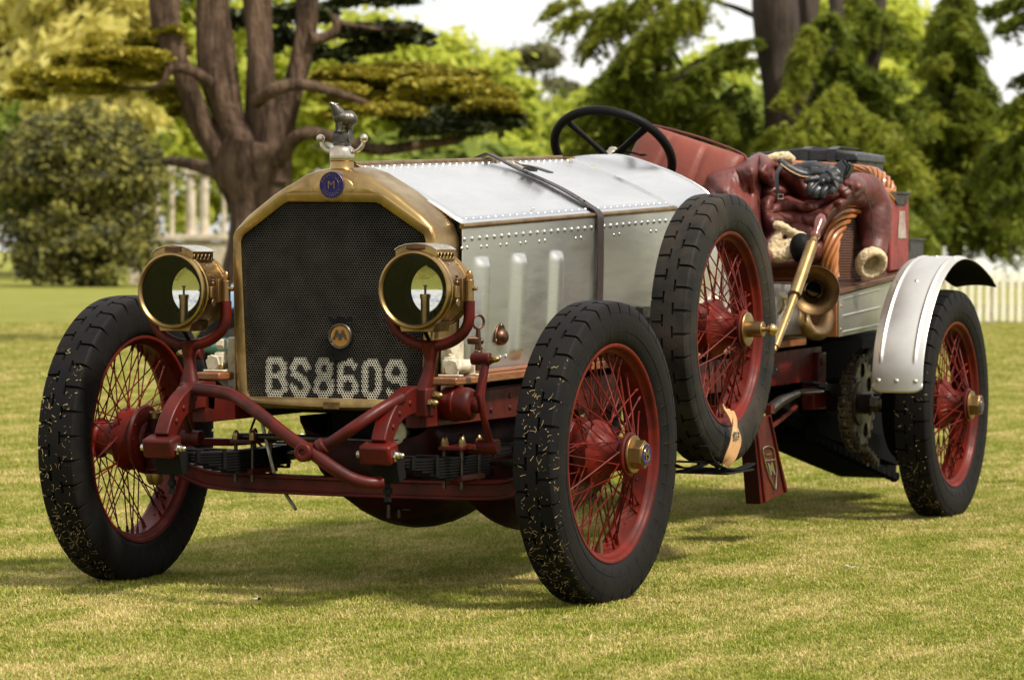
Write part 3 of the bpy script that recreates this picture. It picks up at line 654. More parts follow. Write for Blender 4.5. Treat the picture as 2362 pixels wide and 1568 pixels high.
# ---------------------------------------------------------------- acetylene headlamps
def headlamp(s, name_lab):
    cy = (.391 if s > 0 else -.388); cz = .905 if s > 0 else .896; XF = .43; c = V((XF, cy, cz)); ax = (-1, 0, 0); R = .112
    b = MB()
    b.lathe_open([(.004, .098), (-.002, .100), (-.006, .104), (-.004, .109), (.002, .1115), (.012, .112), (.016, .109), (.020, .109), (.022, .1115), (.028, .1115), (.030, .106), (.034, .1035), (.135, .1035), (.137, .106), (.142, .107), (.147, .106), (.149, .109), (.153, .110), (.157, .108), (.163, .098), (.172, .070), (.178, .035), (.180, 1e-6)], c, ax, 56)
    lamp = C_(b, 'headlamp', 'brass', ang=40, label=name_lab)
    b = MB(); b.lathe_open([(.004, .099), (.03, .100), (.12, .0985), (.132, .096), (.138, .074)], c, ax, 48); C_(b, 'lamp_interior', 'dark', parent=lamp)
    b = MB(); k = []
    for i in range(10):
        a = i / 9 * .50; rr = .160; k.append((.158 - rr * (1 - math.cos(a)) , rr * math.sin(a)))
    b.lathe_open([(h, max(r, 1e-6)) for h, r in k], c, ax, 48); C_(b, 'reflector', 'mirror', parent=lamp, ang=180)
    b = MB(); b.lathe([(.006, .0995), (.006, 1e-6)], c, ax, 48); C_(b, 'lamp_glass', 'glass', parent=lamp, ang=30)
    b = MB(); b.cyl(c + V((-.075, .0, -.10)), c + V((-.075, 0, -.025)), .013, n=16); b.cyl(c + V((-.075, 0, -.025)), c + V((-.075, 0, -.012)), .015, n=16); C_(b, 'burner', 'brass_dull', parent=lamp)
    b = MB(); b.cyl(c + V((-.075, 0, -.012)), c + V((-.075, 0, .012)), .0035, n=8); b.cyl(c + V((-.075, -.006, .012)), c + V((-.075, .006, .012)), .002, n=6); C_(b, 'burner_jet', 'steel', parent=lamp)
    # chimney with arched top
    prof = [(-.064, .084), (-.064, .112), (-.050, .121), (-.03, .1275), (0, .1305), (.03, .1275), (.050, .121), (.064, .112), (.064, .084)]; arc_ = [(y, math.sqrt(.1045 ** 2 - y * y)) for y in (.048, .032, .016, 0, -.016, -.032, -.048)]
    b = MB(); b.prism([c + V((-.012, y, z)) for y, z in prof + arc_], (-.125, 0, 0)); ch = C_(b, 'chimney', 'brass', parent=lamp, bevel=.0015)
    b = MB(); tp = prof[1:-1]
    for i in range(len(tp) - 1): b.beam(c + V((-.0745, tp[i][0] * 1.03, tp[i][1] + .001)), c + V((-.0745, tp[i + 1][0] * 1.03, tp[i + 1][1] + .001)), .134, .002, up=(0, 0, 1))
    C_(b, 'chimney_lid', 'nickel', parent=ch)
    b = MB()
    for sy in (1, -1):
        for q in range(5): b.cyl(c + V((-.028 - .0225 * q, sy * .0635, .098)), c + V((-.028 - .0225 * q, sy * .0652, .098)), .0082, n=14)
    C_(b, 'vent_holes', 'dark', parent=ch, kind='stuff')
    b = MB()
    for sy in (1, -1):
        for q in range(5): b.torus(c + V((-.028 - .0225 * q, sy * .0648, .098)), (0, 1, 0), .0085, .0011, 16, 6)
        for xx in (-.016, -.075, -.133): b.rivet(c + V((xx, sy * .0755, .0735)), (0, sy, .8), .0028)
    for yy in (-.032, .032): b.rivet(c + V((-.012, yy, .119)), (1, 0, 0), .0035)
    C_(b, 'rivets', 'brass_bright', parent=ch, kind='stuff')
    if s > 0: b = MB().sph(c + V((-.012, 0, .119)), 1, 20, 8, (.003, .036, .008))
    else: b = MB().box(c + V((-.011, 0, .119)), (.004, .052, .014))
    C_(b, 'lamp_plate', 'copper', parent=ch)
    for sy in (1, -1):
        b = MB()
        b.box(c + V((-.105, sy * .108, .0)), (.05, .010, .068)); b.cyl(c + V((-.110, sy * .121, -.035)), c + V((-.110, sy * .121, .030)), .0135, n=14)
        b.cyl(c + V((-.110, sy * .13, .005)), c + V((-.110, sy * .145, .005)), .007, n=8)
        b.box(c + V((-.045, sy * .110, -.005)), (.024, .012, .034)); b.cyl(c + V((-.03, sy * .115, -.02)), c + V((-.03, sy * .115, .012)), .006, n=8); b.cyl(c + V((-.044, sy * .114, -.035)), c + V((-.044, sy * .118, -.035)), .012, n=14)
        C_(b, 'lamp_lug', 'brass_dull', parent=lamp, bevel=.0012)
    for sy in (1, -1): C_(MB().acorn(c + V((-.110, sy * .121, .030)), (0, 0, 1), .0115), 'acorn_nut', 'copper_red', parent=lamp)
    b = MB(); b.prism([c + V((-.02, y, z)) for y, z in [(-.05, -.118)] + [(-q[0] * 1.2, -math.sqrt(.105 ** 2 - (q[0] * 1.2) ** 2)) for q in arc_] + [(.05, -.118)]], (-.105, 0, 0)); C_(b, 'lamp_base', 'brass_dull', parent=lamp, bevel=.002)
    for sy in (1, -1): C_(MB().lathe([(0, .0025), (.004, .007), (.010, .0045), (.013, .0065), (.017, .003), (.022, .005), (.026, .001)], c + V((-.048, sy * .110, .018)), (0, 0, 1), 12), 'hinge_finial', 'copper', parent=lamp)
    # fork
    x = XF - .110; f = MB(); pts = []
    for a in np.linspace(-math.pi / 2, math.pi / 2, 19): pts.append(V((x, cy + .121 * math.sin(a), cz - .075 - .085 * math.cos(a))))
    pts = [V((x, cy - .121, cz - .030))] + pts + [V((x, cy + .121, cz - .030))]
    f.tube(pts, .0165, 10, up=(1, 0, 0)); fk = C_(f, 'lamp_fork', 'red', ang=50)
    b0_ = V((.33, .345 * s + .030 * s, .60)); f = MB()
    f.tube(spline([V((x, cy, cz - .150)), V((x, cy, cz - .20)), V((x + .003, lerp(cy, b0_.y, .35), .665)), V((.33, b0_.y, .62))], 5), lin([.030, .017, .018, .024], 5), 12); C_(f, 'fork_stem', 'red', parent=fk)
    C_(MB().tube([c + V((-.075, 0, -.118)), V((x - .03, cy - .01, cz - .16)), V((x - .04, cy - .02, .66))], .006, 8), 'gas_pipe', 'black', parent=fk)
headlamp(1, 'brass headlamp with an oval maker plate, on the bonnet strap side'); headlamp(-1, 'brass headlamp with a rectangular maker plate, beside the empty lawn side')

# ---------------------------------------------------------------- bonnet
def bw(x): return lerp(.345, .402, (x - .02) / -1.65)       # half width at the hinge
def bz(x): return lerp(1.088, 1.166, (x - .02) / -1.70)      # hinge height
def tz(x): return lerp(1.270, 1.329, (x - .0) / -1.55)       # ridge height
XB = -1.60; XCUT = [-.005, -.80, -1.60]
for s in (1, -1):
    for i, (xa, xb) in enumerate([(.012, XB)]):
        b = MB()
        def fn(u, v):
            x = lerp(xa, xb, u); y = bw(x) * v; z = lerp(tz(x), bz(x), v) + .012 * math.sin(math.pi * min(1, v)) + .006 * math.sin(math.pi * v * .5)
            return (x, s * y, z)
        b.grid(fn, 24, 12); C_(b, 'bonnet_top_panel', 'alu_top', solid=.003, ang=60)
    # side panel with three pressed louvers
    LV = [(-.12, .985, .706), (-.378, .995, .700), (-.646, 1.004, .700)]
    b = MB(); nx, nz = 260, 80
    def fn(u, v):
        x = lerp(.012, XB, u); z1 = bz(x) - .006; z0 = lerp(.652, .690, (x) / -1.6); z = lerp(z1, z0, v); y = bw(x) + .004 - .018 * v * v; bump = 0
        for lx, zt_, zb_ in LV:
            dx = (x - lx) / .044
            if abs(dx) < 1.5 and zb_ - .03 < z < zt_ + .02:
                e = min(1, max(0, (zt_ - z + .01) / .028)) * min(1, max(0, (z - zb_ + .01) / .03)); e = math.sin(e * math.pi / 2) ** .8 if e > 0 else 0
                w = math.exp(-(abs(dx) ** 4) * 1.5); bump = max(bump, .019 * w * e)
        return (x, s * (y + bump), z)
    b.grid(fn, nx, nz); C_(b, 'bonnet_side_panel', 'alu_side', solid=.002, ang=60)
    b = MB(); b.cyl((.014, s * (bw(0) + .003), bz(0) - .002), (XB, s * (bw(XB) + .003), bz(XB) - .002), .0085, n=10); C_(b, 'bonnet_hinge', 'brass_dull')
    rv = MB()
    nn = 32
    for k in range(nn):
        x = lerp(-.01, XB + .03, k / (nn - 1)); sl = V((0, .55 * s, .83))
        rv.rivet((x, s * (bw(x) - .020), bz(x) + .018), sl, .0066)
        rv.rivet((x + .01, s * (bw(x + .01) + .006), bz(x) - .040), (0, s, 0), .0078)
        rv.rivet((x + .005, s * .024, tz(x) - .0065), (0, .3 * s, .95), .0062)
    for u, v in [(1077, 573), (1088, 571), (1118, 569), (1130, 568), (1159, 565), (1172, 564), (1202, 561), (1213, 559), (1242, 557), (1254, 555), (1320, 550), (1331, 548), (1401, 542), (1413, 540), (1480, 534), (1491, 533), (1167, 824), (1179, 821)]:
        q = at(u, v, 'y', .365); rv.rivet((q.x, s * (bw(q.x) + (.004 if v < 700 else -.008)), q.z), (0, s, 0), .0066)
    rv.rivet((-.55, s * (bw(-.5) - .03), bz(-.5) + .035), (0, .5 * s, .8), .006)
    C_(rv, 'rivets', 'rivet', kind='stuff')
    # latch cup and ring catch
    p = V((-.263, s * (bw(-.26) - .006), .762)); b = MB(); b.prism([p + V((0, .002 * s, 0)) + V((x, 0, z)) for x, z in ((-.044, -.020), (-.040, .008), (-.022, .030), (0, .038), (.022, .030), (.040, .008), (.044, -.020))], (0, .004 * s, 0)); C_(b, 'latch_plate', 'copper', bevel=.001)
    b = MB(); b.sph(p + V((-.004, .004 * s, -.004)), 1, 18, 10, (.030, .022, .026)); C_(b, 'latch_cup', 'copper')
    b = MB()
    for x, z in ((.036, -.014), (-.036, -.014), (0, .031)): b.rivet(p + V((x, .006 * s, z)), (0, s, 0), .004)
    C_(b, 'latch_screws', 'brass_bright', kind='stuff')
    q_ = at(1103, 742, 'y', .385); q = V((q_.x, s * .385, q_.z - .833)); b = MB(); b.torus(q + V((0, 0, .833)), (.5, .8, .0), .020, .0042, 24, 8); b.tube([q + V((0, 0, .812)), q + V((0, 0, .79)), q + V((0, 0, .75))], [.006, .008, .010], 8); b.sph(q + V((-.018, 0, .775)), .010, 10, 8); b.sph(q + V((-.014, 0, .755)), .008, 10, 8); b.cyl(q + V((0, -.03 * s, .778)), q + V((0, .006 * s, .778)), .012, n=12)
    C_(b, 'ring_catch', 'copper')
    C_(MB().cyl(q + V((.0, 0, .67)), q + V((0, 0, .748)), .0125, n=14), 'catch_tube', 'copper', bevel=.002)
    # oak sill and body side
    b = MB(); b.beam((.20, s * .386, .640), (-2.95, s * .386, .682), .06, .024); b.beam((.0, s * .378, .6585), (-1.6, s * .378, .683), .05, .010); C_(b, 'oak_sill', 'wood', bevel=.003)
b = MB(); b.cyl((.02, 0, tz(.02) + .001), (XB + .03, 0, tz(XB) + .001), .0085, n=10)
for k in range(21): x = lerp(.0, XB + .06, k / 20); b.cyl((x, 0, tz(x) + .001), (x - .004, 0, tz(x) + .001), .0092, n=10)
C_(b, 'bonnet_hinge', 'brass_dull')
C_(MB().box((XB + .02, .022, tz(XB) + .001), (.022, .04, .006)), 'hinge_bracket', 'brass', bevel=.001)
# leather bonnet strap
xs = -.955; pts = []; ups = []
w = bw(xs)
for y, z, n_ in [(-w - .012, .69, (0, -1, 0)), (-w - .012, .95, (0, -1, 0)), (-w - .010, 1.12, (0, -1, .2)), (-w + .01, bz(xs) + .020, (0, -.7, .7)), (-.20, lerp(bz(xs), tz(xs), .5) + .018, (0, -.4, .9)), (-.02, tz(xs) + .013, (0, -.1, 1)), (.02, tz(xs) + .013, (0, .1, 1)), (.11, lerp(tz(xs), bz(xs), .29) + .020, (0, .4, .9)), (.25, lerp(tz(xs), bz(xs), .64) + .022, (0, .45, .9)), (w - .02, bz(xs) + .024, (0, .5, .86)), (w + .008, bz(xs) + .002, (0, .8, .5)), (w + .013, 1.09, (0, 1, 0)), (w + .012, .90, (0, 1, 0)), (w + .004, .70, (0, 1, 0))]:
    pts.append(V((xs + (.06 if abs(y) < .03 else .0) * 0 , y, z))); ups.append(V(n_))
sp = spline(pts, 4); su = spline(ups, 4)
strap = C_(MB().ribbon(sp, su, .050, .0045), 'bonnet_strap', 'strap', bevel=.0008)
b = MB(); y = .10; z = lerp(tz(xs), bz(xs), y / w) + .034; nn_ = V((0, .42, .9))
for q in (-1, 1): b.beam((xs - .03 * q, y - .02, z + .009), (xs - .03 * q, y + .035, z - .014), .005, .006)
b.beam((xs - .032, y - .02, z + .009), (xs + .032, y - .02, z + .009), .005, .006); b.beam((xs - .032, y + .035, z - .014), (xs + .032, y + .035, z - .014), .005, .006)
C_(b, 'strap_buckle', 'nickel', parent=strap, bevel=.001)
b = MB(); b.box((xs, y + .055, z - .016), (.062, .016, .012), Matrix.Rotation(-.42, 3, 'X')); b.ribbon([(xs, y + .03, z - .006), (xs, y + .07, z - .014), (xs, y + .12, z - .030)], [nn_] * 3, .046, .005); C_(b, 'strap_keeper', 'strap', parent=strap, bevel=.001)
b = MB()
for k in range(9): yy = .17 + k * .021; b.cyl((xs, yy, lerp(tz(xs), bz(xs), yy / w) + .022), (xs, yy, lerp(tz(xs), bz(xs), yy / w) + .0262 + .0008), .003, n=8)
C_(b, 'strap_holes', 'dark', parent=strap, kind='stuff')
# scuttle
SARC = spline([V((y, z, 0)) for y, z in [(0, 1.354), (.055, 1.346), (.11, 1.329), (.194, 1.300), (.277, 1.264), (.340, 1.226), (.385, 1.175), (.408, 1.08), (.412, .95), (.405, .70)]], 6)
def scut(u, v, side=1):
    """u 0..1 rearwards, v -1..1 across"""
    t = u; x = lerp(XB - .003, -2.06, t); a = abs(v); s_ = 1 if v >= 0 else -1
    # front section is the bonnet's gable, rear one a full arch
    yf = bw(XB) * min(1, a * 1.45); zf = lerp(tz(XB), bz(XB), min(1, a * 1.45)) + .010 * math.sin(math.pi * min(1, a * 1.45))
    if a * 1.45 > 1: q = (a * 1.45 - 1) / .45; zf = bz(XB) - q * (bz(XB) - .70); yf = bw(XB)
    q = a * (len(SARC) - 1); i_ = min(int(q), len(SARC) - 2); yr, zr = SARC[i_].lerp(SARC[i_ + 1], q - i_)[:2]
    k = t ** 1.1; return (x, s_ * lerp(yf, yr, k), lerp(zf, zr, k) + .006 * math.sin(math.pi * t))
b = MB(); b.grid(lambda u, v: scut(u, v * 2 - 1), 16, 72); C_(b, 'scuttle', 'alu_top', solid=.004, ang=50)
b = MB(); b.tube([V(scut(1, k / 30 * 2 - 1)) for k in range(31)], .006, 8); C_(b, 'scuttle_beading', 'alu_top')
b = MB()
for v in (.02, .16, .30, .44, .58, -.16, -.3, -.44): q = V(scut(.03, v)); b.rivet(q + V((0, 0, .001)), (0, .35 if v > 0 else -.35, .9), .007)
C_(b, 'screws', 'brass_bright', kind='stuff')
b = MB(); b.box((-1.85, 0, .95), (.02, .7, .5)); C_(b, 'dashboard', 'wood_dark')
# body sides behind the scuttle
for s in (1, -1):
    b = MB(); poly = [(-1.58, .70), (-1.58, 1.13), (-1.90, 1.13), (-2.10, 1.02), (-2.22, .955), (-2.38, .915), (-2.60, .90), (-2.93, .895), (-2.93, .712), (-1.58, .70)]
    b.prism([(x, s * .392, z) for x, z in poly[:-1]], (0, s * .010, 0)); C_(b, 'body_side_panel', 'alu_side', bevel=.002)
b = MB(); b.box((-2.3, 0, .70), (1.5, .76, .02)); C_(b, 'floor_board', 'wood_dark')
# step plate with winged shield, its stay and pedals beyond
yst = .575
P = [at(1762, 958, 'y', yst), at(1727, 958, 'y', yst)]
tl = at(1738, 960, 'y', yst); tr = at(1772, 958, 'y', yst); br = at(1819, 1133, 'y', yst); bl = at(1756, 1162, 'y', yst)
b = MB(); b.prism([tl, at(1776, 958, 'y', yst), br, bl], (0, -.012, 0)); st = C_(b, 'step_plate', 'red', bevel=.002)
fd = V((.95, -.3, 0)).normalized()
b = MB(); b.prism([tl, bl, bl + V((.004, -.052, -.0)), tl + V((.004, -.052, 0))], (.008, 0, 0)); C_(b, 'step_flange', 'red_dark', parent=st, bevel=.001)  # flange coloured darker than the plate, its shaded side put into the colour
for (a0, a1) in (((1742, 962), (1764, 1158)), ((1775, 958), (1812, 1134))):
    C_(MB().tube([at(*a0, 'y', yst + .003), at(*a1, 'y', yst + .003)], .006, 8), 'step_rib', 'red', parent=st)
sh_pts = [(1759, 1036), (1764, 1031), (1772, 1029), (1780, 1031), (1785, 1036), (1788, 1060), (1791, 1085), (1789, 1128), (1775, 1100), (1764, 1062)]
b = MB(); ring = [at(u, v, 'y', yst + .004) for u, v in sh_pts]; b.tube(ring + [ring[0]], .0028, 6); b.tube([ring[9], ring[5]], .0025, 6)
put_text(b, 'M', .066, at(1779, 1082, 'y', yst + .004), at(1790, 1080, 'y', yst) - at(1779, 1082, 'y', yst), at(1776, 1070, 'y', yst) - at(1779, 1082, 'y', yst), .0025, .0045)
put_text(b, 'MAUDSLAY', .0125, at(1773, 1047, 'y', yst + .004), at(1784, 1045, 'y', yst) - at(1773, 1047, 'y', yst), at(1771, 1040, 'y', yst) - at(1773, 1047, 'y', yst), .0015, .0004)
C_(b, 'shield_emblem', 'nickel', parent=st, label='MAUDSLAY shield with a large M')
b = MB()
for (u, v) in ((1736, 1130), (1747, 1143)): b.rivet(at(u, v, 'y', yst - .05) + V((.02, 0, 0)), (1, .1, 0), .008)
C_(b, 'rivets', 'red', parent=st, kind='stuff')
C_(MB().tube([at(1772, 990, 'y', .52), at(1800, 968, 'y', .45), at(1835, 938, 'y', .38)], .009, 8), 'step_stay', 'red')
b = MB(); b.box((-1.9, .46, .475), (.06, .20, .02)); b.box((-2.1, .50, .47), (.04, .16, .03)); C_(b, 'step_bracket', 'red')
C_(MB().sph(at(1865, 903, 'y', .50), 1, 24, 10, (.11, .05, .010)), 'brake_lever_pad', 'steel')
C_(MB().tube([at(1775, 945, 'y', .5), at(1800, 925, 'y', .5), at(1840, 908, 'y', .5)], [.022, .020, .012], 10), 'lever_arm', 'steel')
b = MB(); b.lathe([(-.012, .06), (-.012, .105), (.012, .105), (.012, .06)], (-2.95, .10, .44), (0, 1, 0), 32, True); b.lathe([(-.006, .02), (-.006, .065), (.006, .065), (.006, .02)], (-2.95, .10, .44), (0, 1, 0), 24, True); C_(b, 'brake_drum', 'black')
b = MB(); b.box((-3.22, .365, .56), (.09, .05, .15)); b.box((-3.20, .365, .47), (.16, .05, .10)); b.rivet((-3.2, .39, .60), (0, 1, 0), .016); C_(b, 'axle_hanger', 'red', bevel=.010)
b = MB(); b.box((-3.75, .02, .60), (1.0, .70, .20)); C_(b, 'underbody_shade_box', 'dark', bevel=.03)  # added dark box blocking the view through, shade put in as a solid
C_(MB().box((-2.70, .372, .585), (.085, .004, .045)), 'chassis_plate', 'steel', bevel=.0008)
b = MB(); b.rivet((-2.665, .374, .585), (0, 1, 0), .003); b.rivet((-2.735, .374, .585), (0, 1, 0), .003); C_(b, 'plate_screws', 'nickel', kind='stuff')
# spare wheel carrier tray and straps
b = MB(); tr_ = spline([(-1.02, .80, .40), (-1.08, .80, .35), (-1.20, .80, .318), (-1.313, .80, .308), (-1.40, .80, .310), (-1.47, .80, .318)], 4)
b.ribbon([V((p.x, .57, p.z)) for p in tr_], [(0, 0, 1)] * len(tr_), .03, .005); b.ribbon([V((p.x, .725, p.z)) for p in tr_], [(0, 0, 1)] * len(tr_), .03, .005)
b.box((-1.30, .65, .304), (.26, .20, .006)); b.box((-1.09, .65, .345), (.02, .2, .006)); b.beam((-1.06, .57, .36), (-1.02, .38, .52), .03, .008); b.beam((-1.42, .57, .312), (-1.42, .38, .52), .03, .008)
C_(b, 'spare_tray', 'black', bevel=.001)
C_(MB().cyl((-1.313, .36, .766), (-1.313, .70, .766), .035), 'spare_mount', 'steel'); C_(MB().box((-1.313, .412, .766), (.12, .03, .14)), 'spare_mount_plate', 'steel', bevel=.004)
pp = [(1662, 944, .69), (1672, 943, .715), (1683, 958, .73), (1693, 985, .742), (1703, 1010, .746), (1698, 1033, .744), (1688, 1055, .74), (1675, 1074, .725)]
b = MB().ribbon(spline([at(u, v, 'y', y) for u, v, y in pp], 5), [(0.1, 1, .2)] * 36, .030, .004); sw = C_(b, 'spare_strap', 'tan', bevel=.0008)
pp = [(1686, 948, .725), (1694, 968, .74), (1692, 1000, .755), (1686, 1030, .755), (1674, 1058, .744), (1660, 1077, .72)]
C_(MB().ribbon(spline([at(u, v, 'y', y) for u, v, y in pp], 5), [(0.1, 1, .2)] * 26, .028, .004), 'spare_strap', 'tan', bevel=.0008)
for (u, v) in ((1699, 1004),):
    q = at(u, v, 'y', .765); b = MB(); k = [q + V((x, 0, z)) for x, z in ((.020, .010), (-.020, .010), (-.020, -.010), (.020, -.010), (.020, .010))]; b.tube(k, .0032, 6); b.cyl(q + V((.018, 0, 0)), q + V((-.018, .004, 0)), .002, n=6); C_(b, 'strap_buckle', 'nickel', parent=sw)

# ---------------------------------------------------------------- steering wheel, seat, boxes
SC = V((-2.36, -.128, 1.372)); e = math.radians(48); SN = V((-math.cos(e), 0, math.sin(e))).normalized()
b = MB(); b.torus(SC, SN, .220, .0165, 72, 14); stw = C_(b, 'steering_wheel', 'black', ang=60)
a_, b_ = V((0, 1, 0)), SN.cross(V((0, 1, 0)))
g = MB()
for k in range(120):
    t = 2 * math.pi * k / 120; r = a_ * math.cos(t) + b_ * math.sin(t); g.cyl(SC + r * .2065 - SN * .010, SC + r * .2065 + SN * .009, .0022, n=5); 
C_(g, 'finger_grips', 'black', parent=stw, kind='stuff')
for t in (50, 140, 230, 320):
    t = math.radians(t + 2); r = a_ * math.cos(t) + b_ * math.sin(t); C_(MB().tube([SC + r * .02 - SN * .03, SC + r * .10 - SN * .018, SC + r * .212], [.011, .009, .011], 8, flat=1.4), 'spoke', 'black', parent=stw)
b = MB(); b.lathe([(-.05, .026), (-.015, .030), (-.005, .022), (.012, .020), (.016, .001)], SC, SN, 20); C_(b, 'steering_boss', 'nickel', parent=stw)
C_(MB().cyl(SC - SN * .04, SC - SN * .75, .016), 'steering_column', 'brass_dull')
b = MB(); d = (a_ * .9 - b_ * .15).normalized(); b.tube([SC + SN * .016, SC + SN * .02 + V((0, .06, -.012)), SC + SN * .016 + V((0, .095, -.018))], [.005, .0045, .004], 8); b.sph(SC + SN * .016 + V((0, .11, -.020)), 1, 12, 8, (.008, .018, .005)); C_(b, 'throttle_lever', 'black')
# driver's leather seat squab : a stitched bolster
def cushion(name, cs, m, n=40):
    """cs: four front corners (tl,tr,br,bl) and thickness vector"""
    tl, tr, br, bl, th = [V(c) for c in cs]; b = MB()
    def P(u, v): return tl.lerp(tr, u).lerp(bl.lerp(br, u), v)
    for sg in (1, -1):
        def fn(u, v):
            e = max(0, (4 * u * (1 - u))) ** .28 * max(0, 4 * v * (1 - v)) ** .28; pl = 1 - .16 * sum(math.exp(-((u - c) / .022) ** 2) for c in (.33, .66))
            pin = .985 + .015 * e; w_ = P(.5, .5).lerp(P(u, v), pin)
            wr = .10 * math.sin(u * 19 + 3 * v) * math.sin(v * 9 + 4 * u) * (1 - e * .6)
            return w_ + th * .5 * sg * e * (pl + wr * .25)
        b.grid(fn, n, n)
    return b
b = cushion('', (at(1490, 284, 'x', -2.93), at(1722, 360, 'x', -2.85), at(1680, 520, 'x', -2.78), at(1400, 470, 'x', -2.80), (.20, .03, .03)), 'seat')
sq = C_(b, 'seat_back', 'seat', ang=180)
ed = [at(1490, 286, 'x', -2.93), at(1560, 302, 'x', -2.92), at(1640, 326, 'x', -2.88), at(1718, 360, 'x', -2.85), at(1710, 392, 'x', -2.83)]
C_(MB().tube(spline(ed, 6), .005, 8), 'seat_piping', 'leather', parent=sq)
b = cushion('', (at(1430, 300, 'x', -3.05) + V((0, -.02, .06)), at(1530, 296, 'x', -3.05), at(1530, 420, 'x', -3.0), at(1420, 420, 'x', -3.0), (.09, 0, 0)), 'seat')
b = MB(); b.box((-2.75, -.08, .90), (.55, .62, .22)); C_(b, 'seat_cushion', 'seat', bevel=.05)
# side locker behind the horn
xf, xr, yo = -2.99, -3.72, .52
def lz(x): return lerp(.700, .722, (x - xf) / -.55)
def hz(x): return lerp(.856, .905, (x - xf) / -.66)
b = MB(); vs = []
for x in (xf, -3.75):
    for y in (.36, yo): vs += [V((x, y, lz(x))), V((x, y, hz(x)))]
b.add(vs, [(0, 1, 3, 2), (4, 6, 7, 5), (0, 4, 5, 1), (2, 3, 7, 6), (0, 2, 6, 4), (1, 5, 7, 3)]); lk = C_(b, 'side_locker', 'wood', bevel=.003)
b = MB(); b.prism([(xf - .008, yo + .003, lz(xf) + .001), (-3.70, yo + .003, lz(-3.7) + .002), (-3.70, yo + .003, hz(-3.7) - .004), (xf - .008, yo + .003, hz(xf) - .004)], (0, .003, 0)); C_(b, 'locker_panel', 'alu_rear', parent=lk)
for f_ in (.12, .52, .90):
    C_(MB().tube([(x, yo + .006, lerp(hz(x), lz(x), f_)) for x in (xf - .05, -3.5)], .0045, 6), 'pressed_rib', 'alu_rear', parent=lk)
b = MB()
for f_ in (.26, .82): b.rivet((xf - .03, yo + .006, lerp(hz(xf), lz(xf), f_)), (0, 1, 0), .007)
C_(b, 'locker_screws', 'brass_bright', parent=lk, kind='stuff')
b = MB(); b.beam((xf + .02, .44, hz(xf) + .012), (-3.95, .44, hz(-3.95) + .012), .20, .020); b.beam((xf + .02, .0, .885), (-3.95, .0, .93), .72, .020); C_(b, 'wood_deck', 'wood_dark', bevel=.003)
b = MB(); b.box((-3.45, 0, .80), (.95, .70, .12)); C_(b, 'rear_body', 'alu_side', bevel=.01)
b = MB(); b.beam((-2.93, -.02, .84), (-2.99, .36, .84), .02, .07); C_(b, 'deck_riser', 'wood')
# ---------------------------------------------------------------- mudguards
def guard(s, lab):
    W0, W1 = (.677, .872) if s > 0 else (-.872, -.677)
    ctl = [(-2.925, .500), (-2.935, .60), (-2.975, .70), (-3.05, .80), (-3.16, .895), (-3.29, .960), (-3.43, .990), (-3.57, .988), (-3.70, .965), (-3.82, .930), (-3.92, .897), (-3.985, .884)]
    sp = spline([V((x, 0, z)) for x, z in ctl], 6); b = MB(); n = len(sp) - 1; ribs = (.17, .83)
    def fn(u, v):
        i = min(int(u * n), n - 1); f_ = u * n - i; p = sp[i].lerp(sp[i + 1], f_); d = (sp[i + 1] - sp[i]).normalized(); nn_ = V((-d.z, 0, d.x)) * -1
        if nn_.x < 0 and u < .3: nn_ = nn_ * -1
        if u >= .3 and nn_.z < 0: nn_ = nn_ * -1
        h = 0
        if .10 < u < .97: h = .006 * sum(math.exp(-((v - r) / .022) ** 2) for r in ribs)
        cr = .010 * (1 - (2 * v - 1) ** 2); taper = 1 - .16 * max(0, (u - .85) / .15)
        y = lerp(W0, W1, .5 + (v - .5) * taper); k = 0
        if u < .03: k = .018 * (abs(2 * v - 1) ** 6)
        return p + nn_ * (h + cr) + V((0, y, k))
    b.grid(fn, 90, 60); g = C_(b, 'mudguard', 'alu_rear', solid=.003, ang=60, label=lab)
    b = MB(); b.grid(lambda u, v: V(fn(.02 + .97 * u, .01 + .98 * v)) - (V((.007, 0, 0)) if u < .3 else V((.003, 0, .007))), 50, 8); C_(b, 'guard_underside', 'dark', parent=g)
    b = MB()
    for v in (.14, .5, .86):
        p = fn(.045, v); b.rivet(p, (1, 0, 0), .0105, .5); p = fn(.54, v); b.rivet(p + V((0, 0, .001)), (.4, 0, .9), .0095, .5)
    for v in (.14, .5, .86): p = fn(.37, v); b.rivet(p, (.75, 0, .6), .0095, .5)
    C_(b, 'rivets', 'rivet', parent=g, kind='stuff'); 
guard(1, 'aluminium mudguard over the nearer rear wheel'); guard(-1, 'aluminium mudguard over the farther rear wheel')
MT['sprocket_steel'] = mat('worn_sprocket_steel', (.30, .26, .22), (.12, .09, .07), .38, .55, .9, 18)
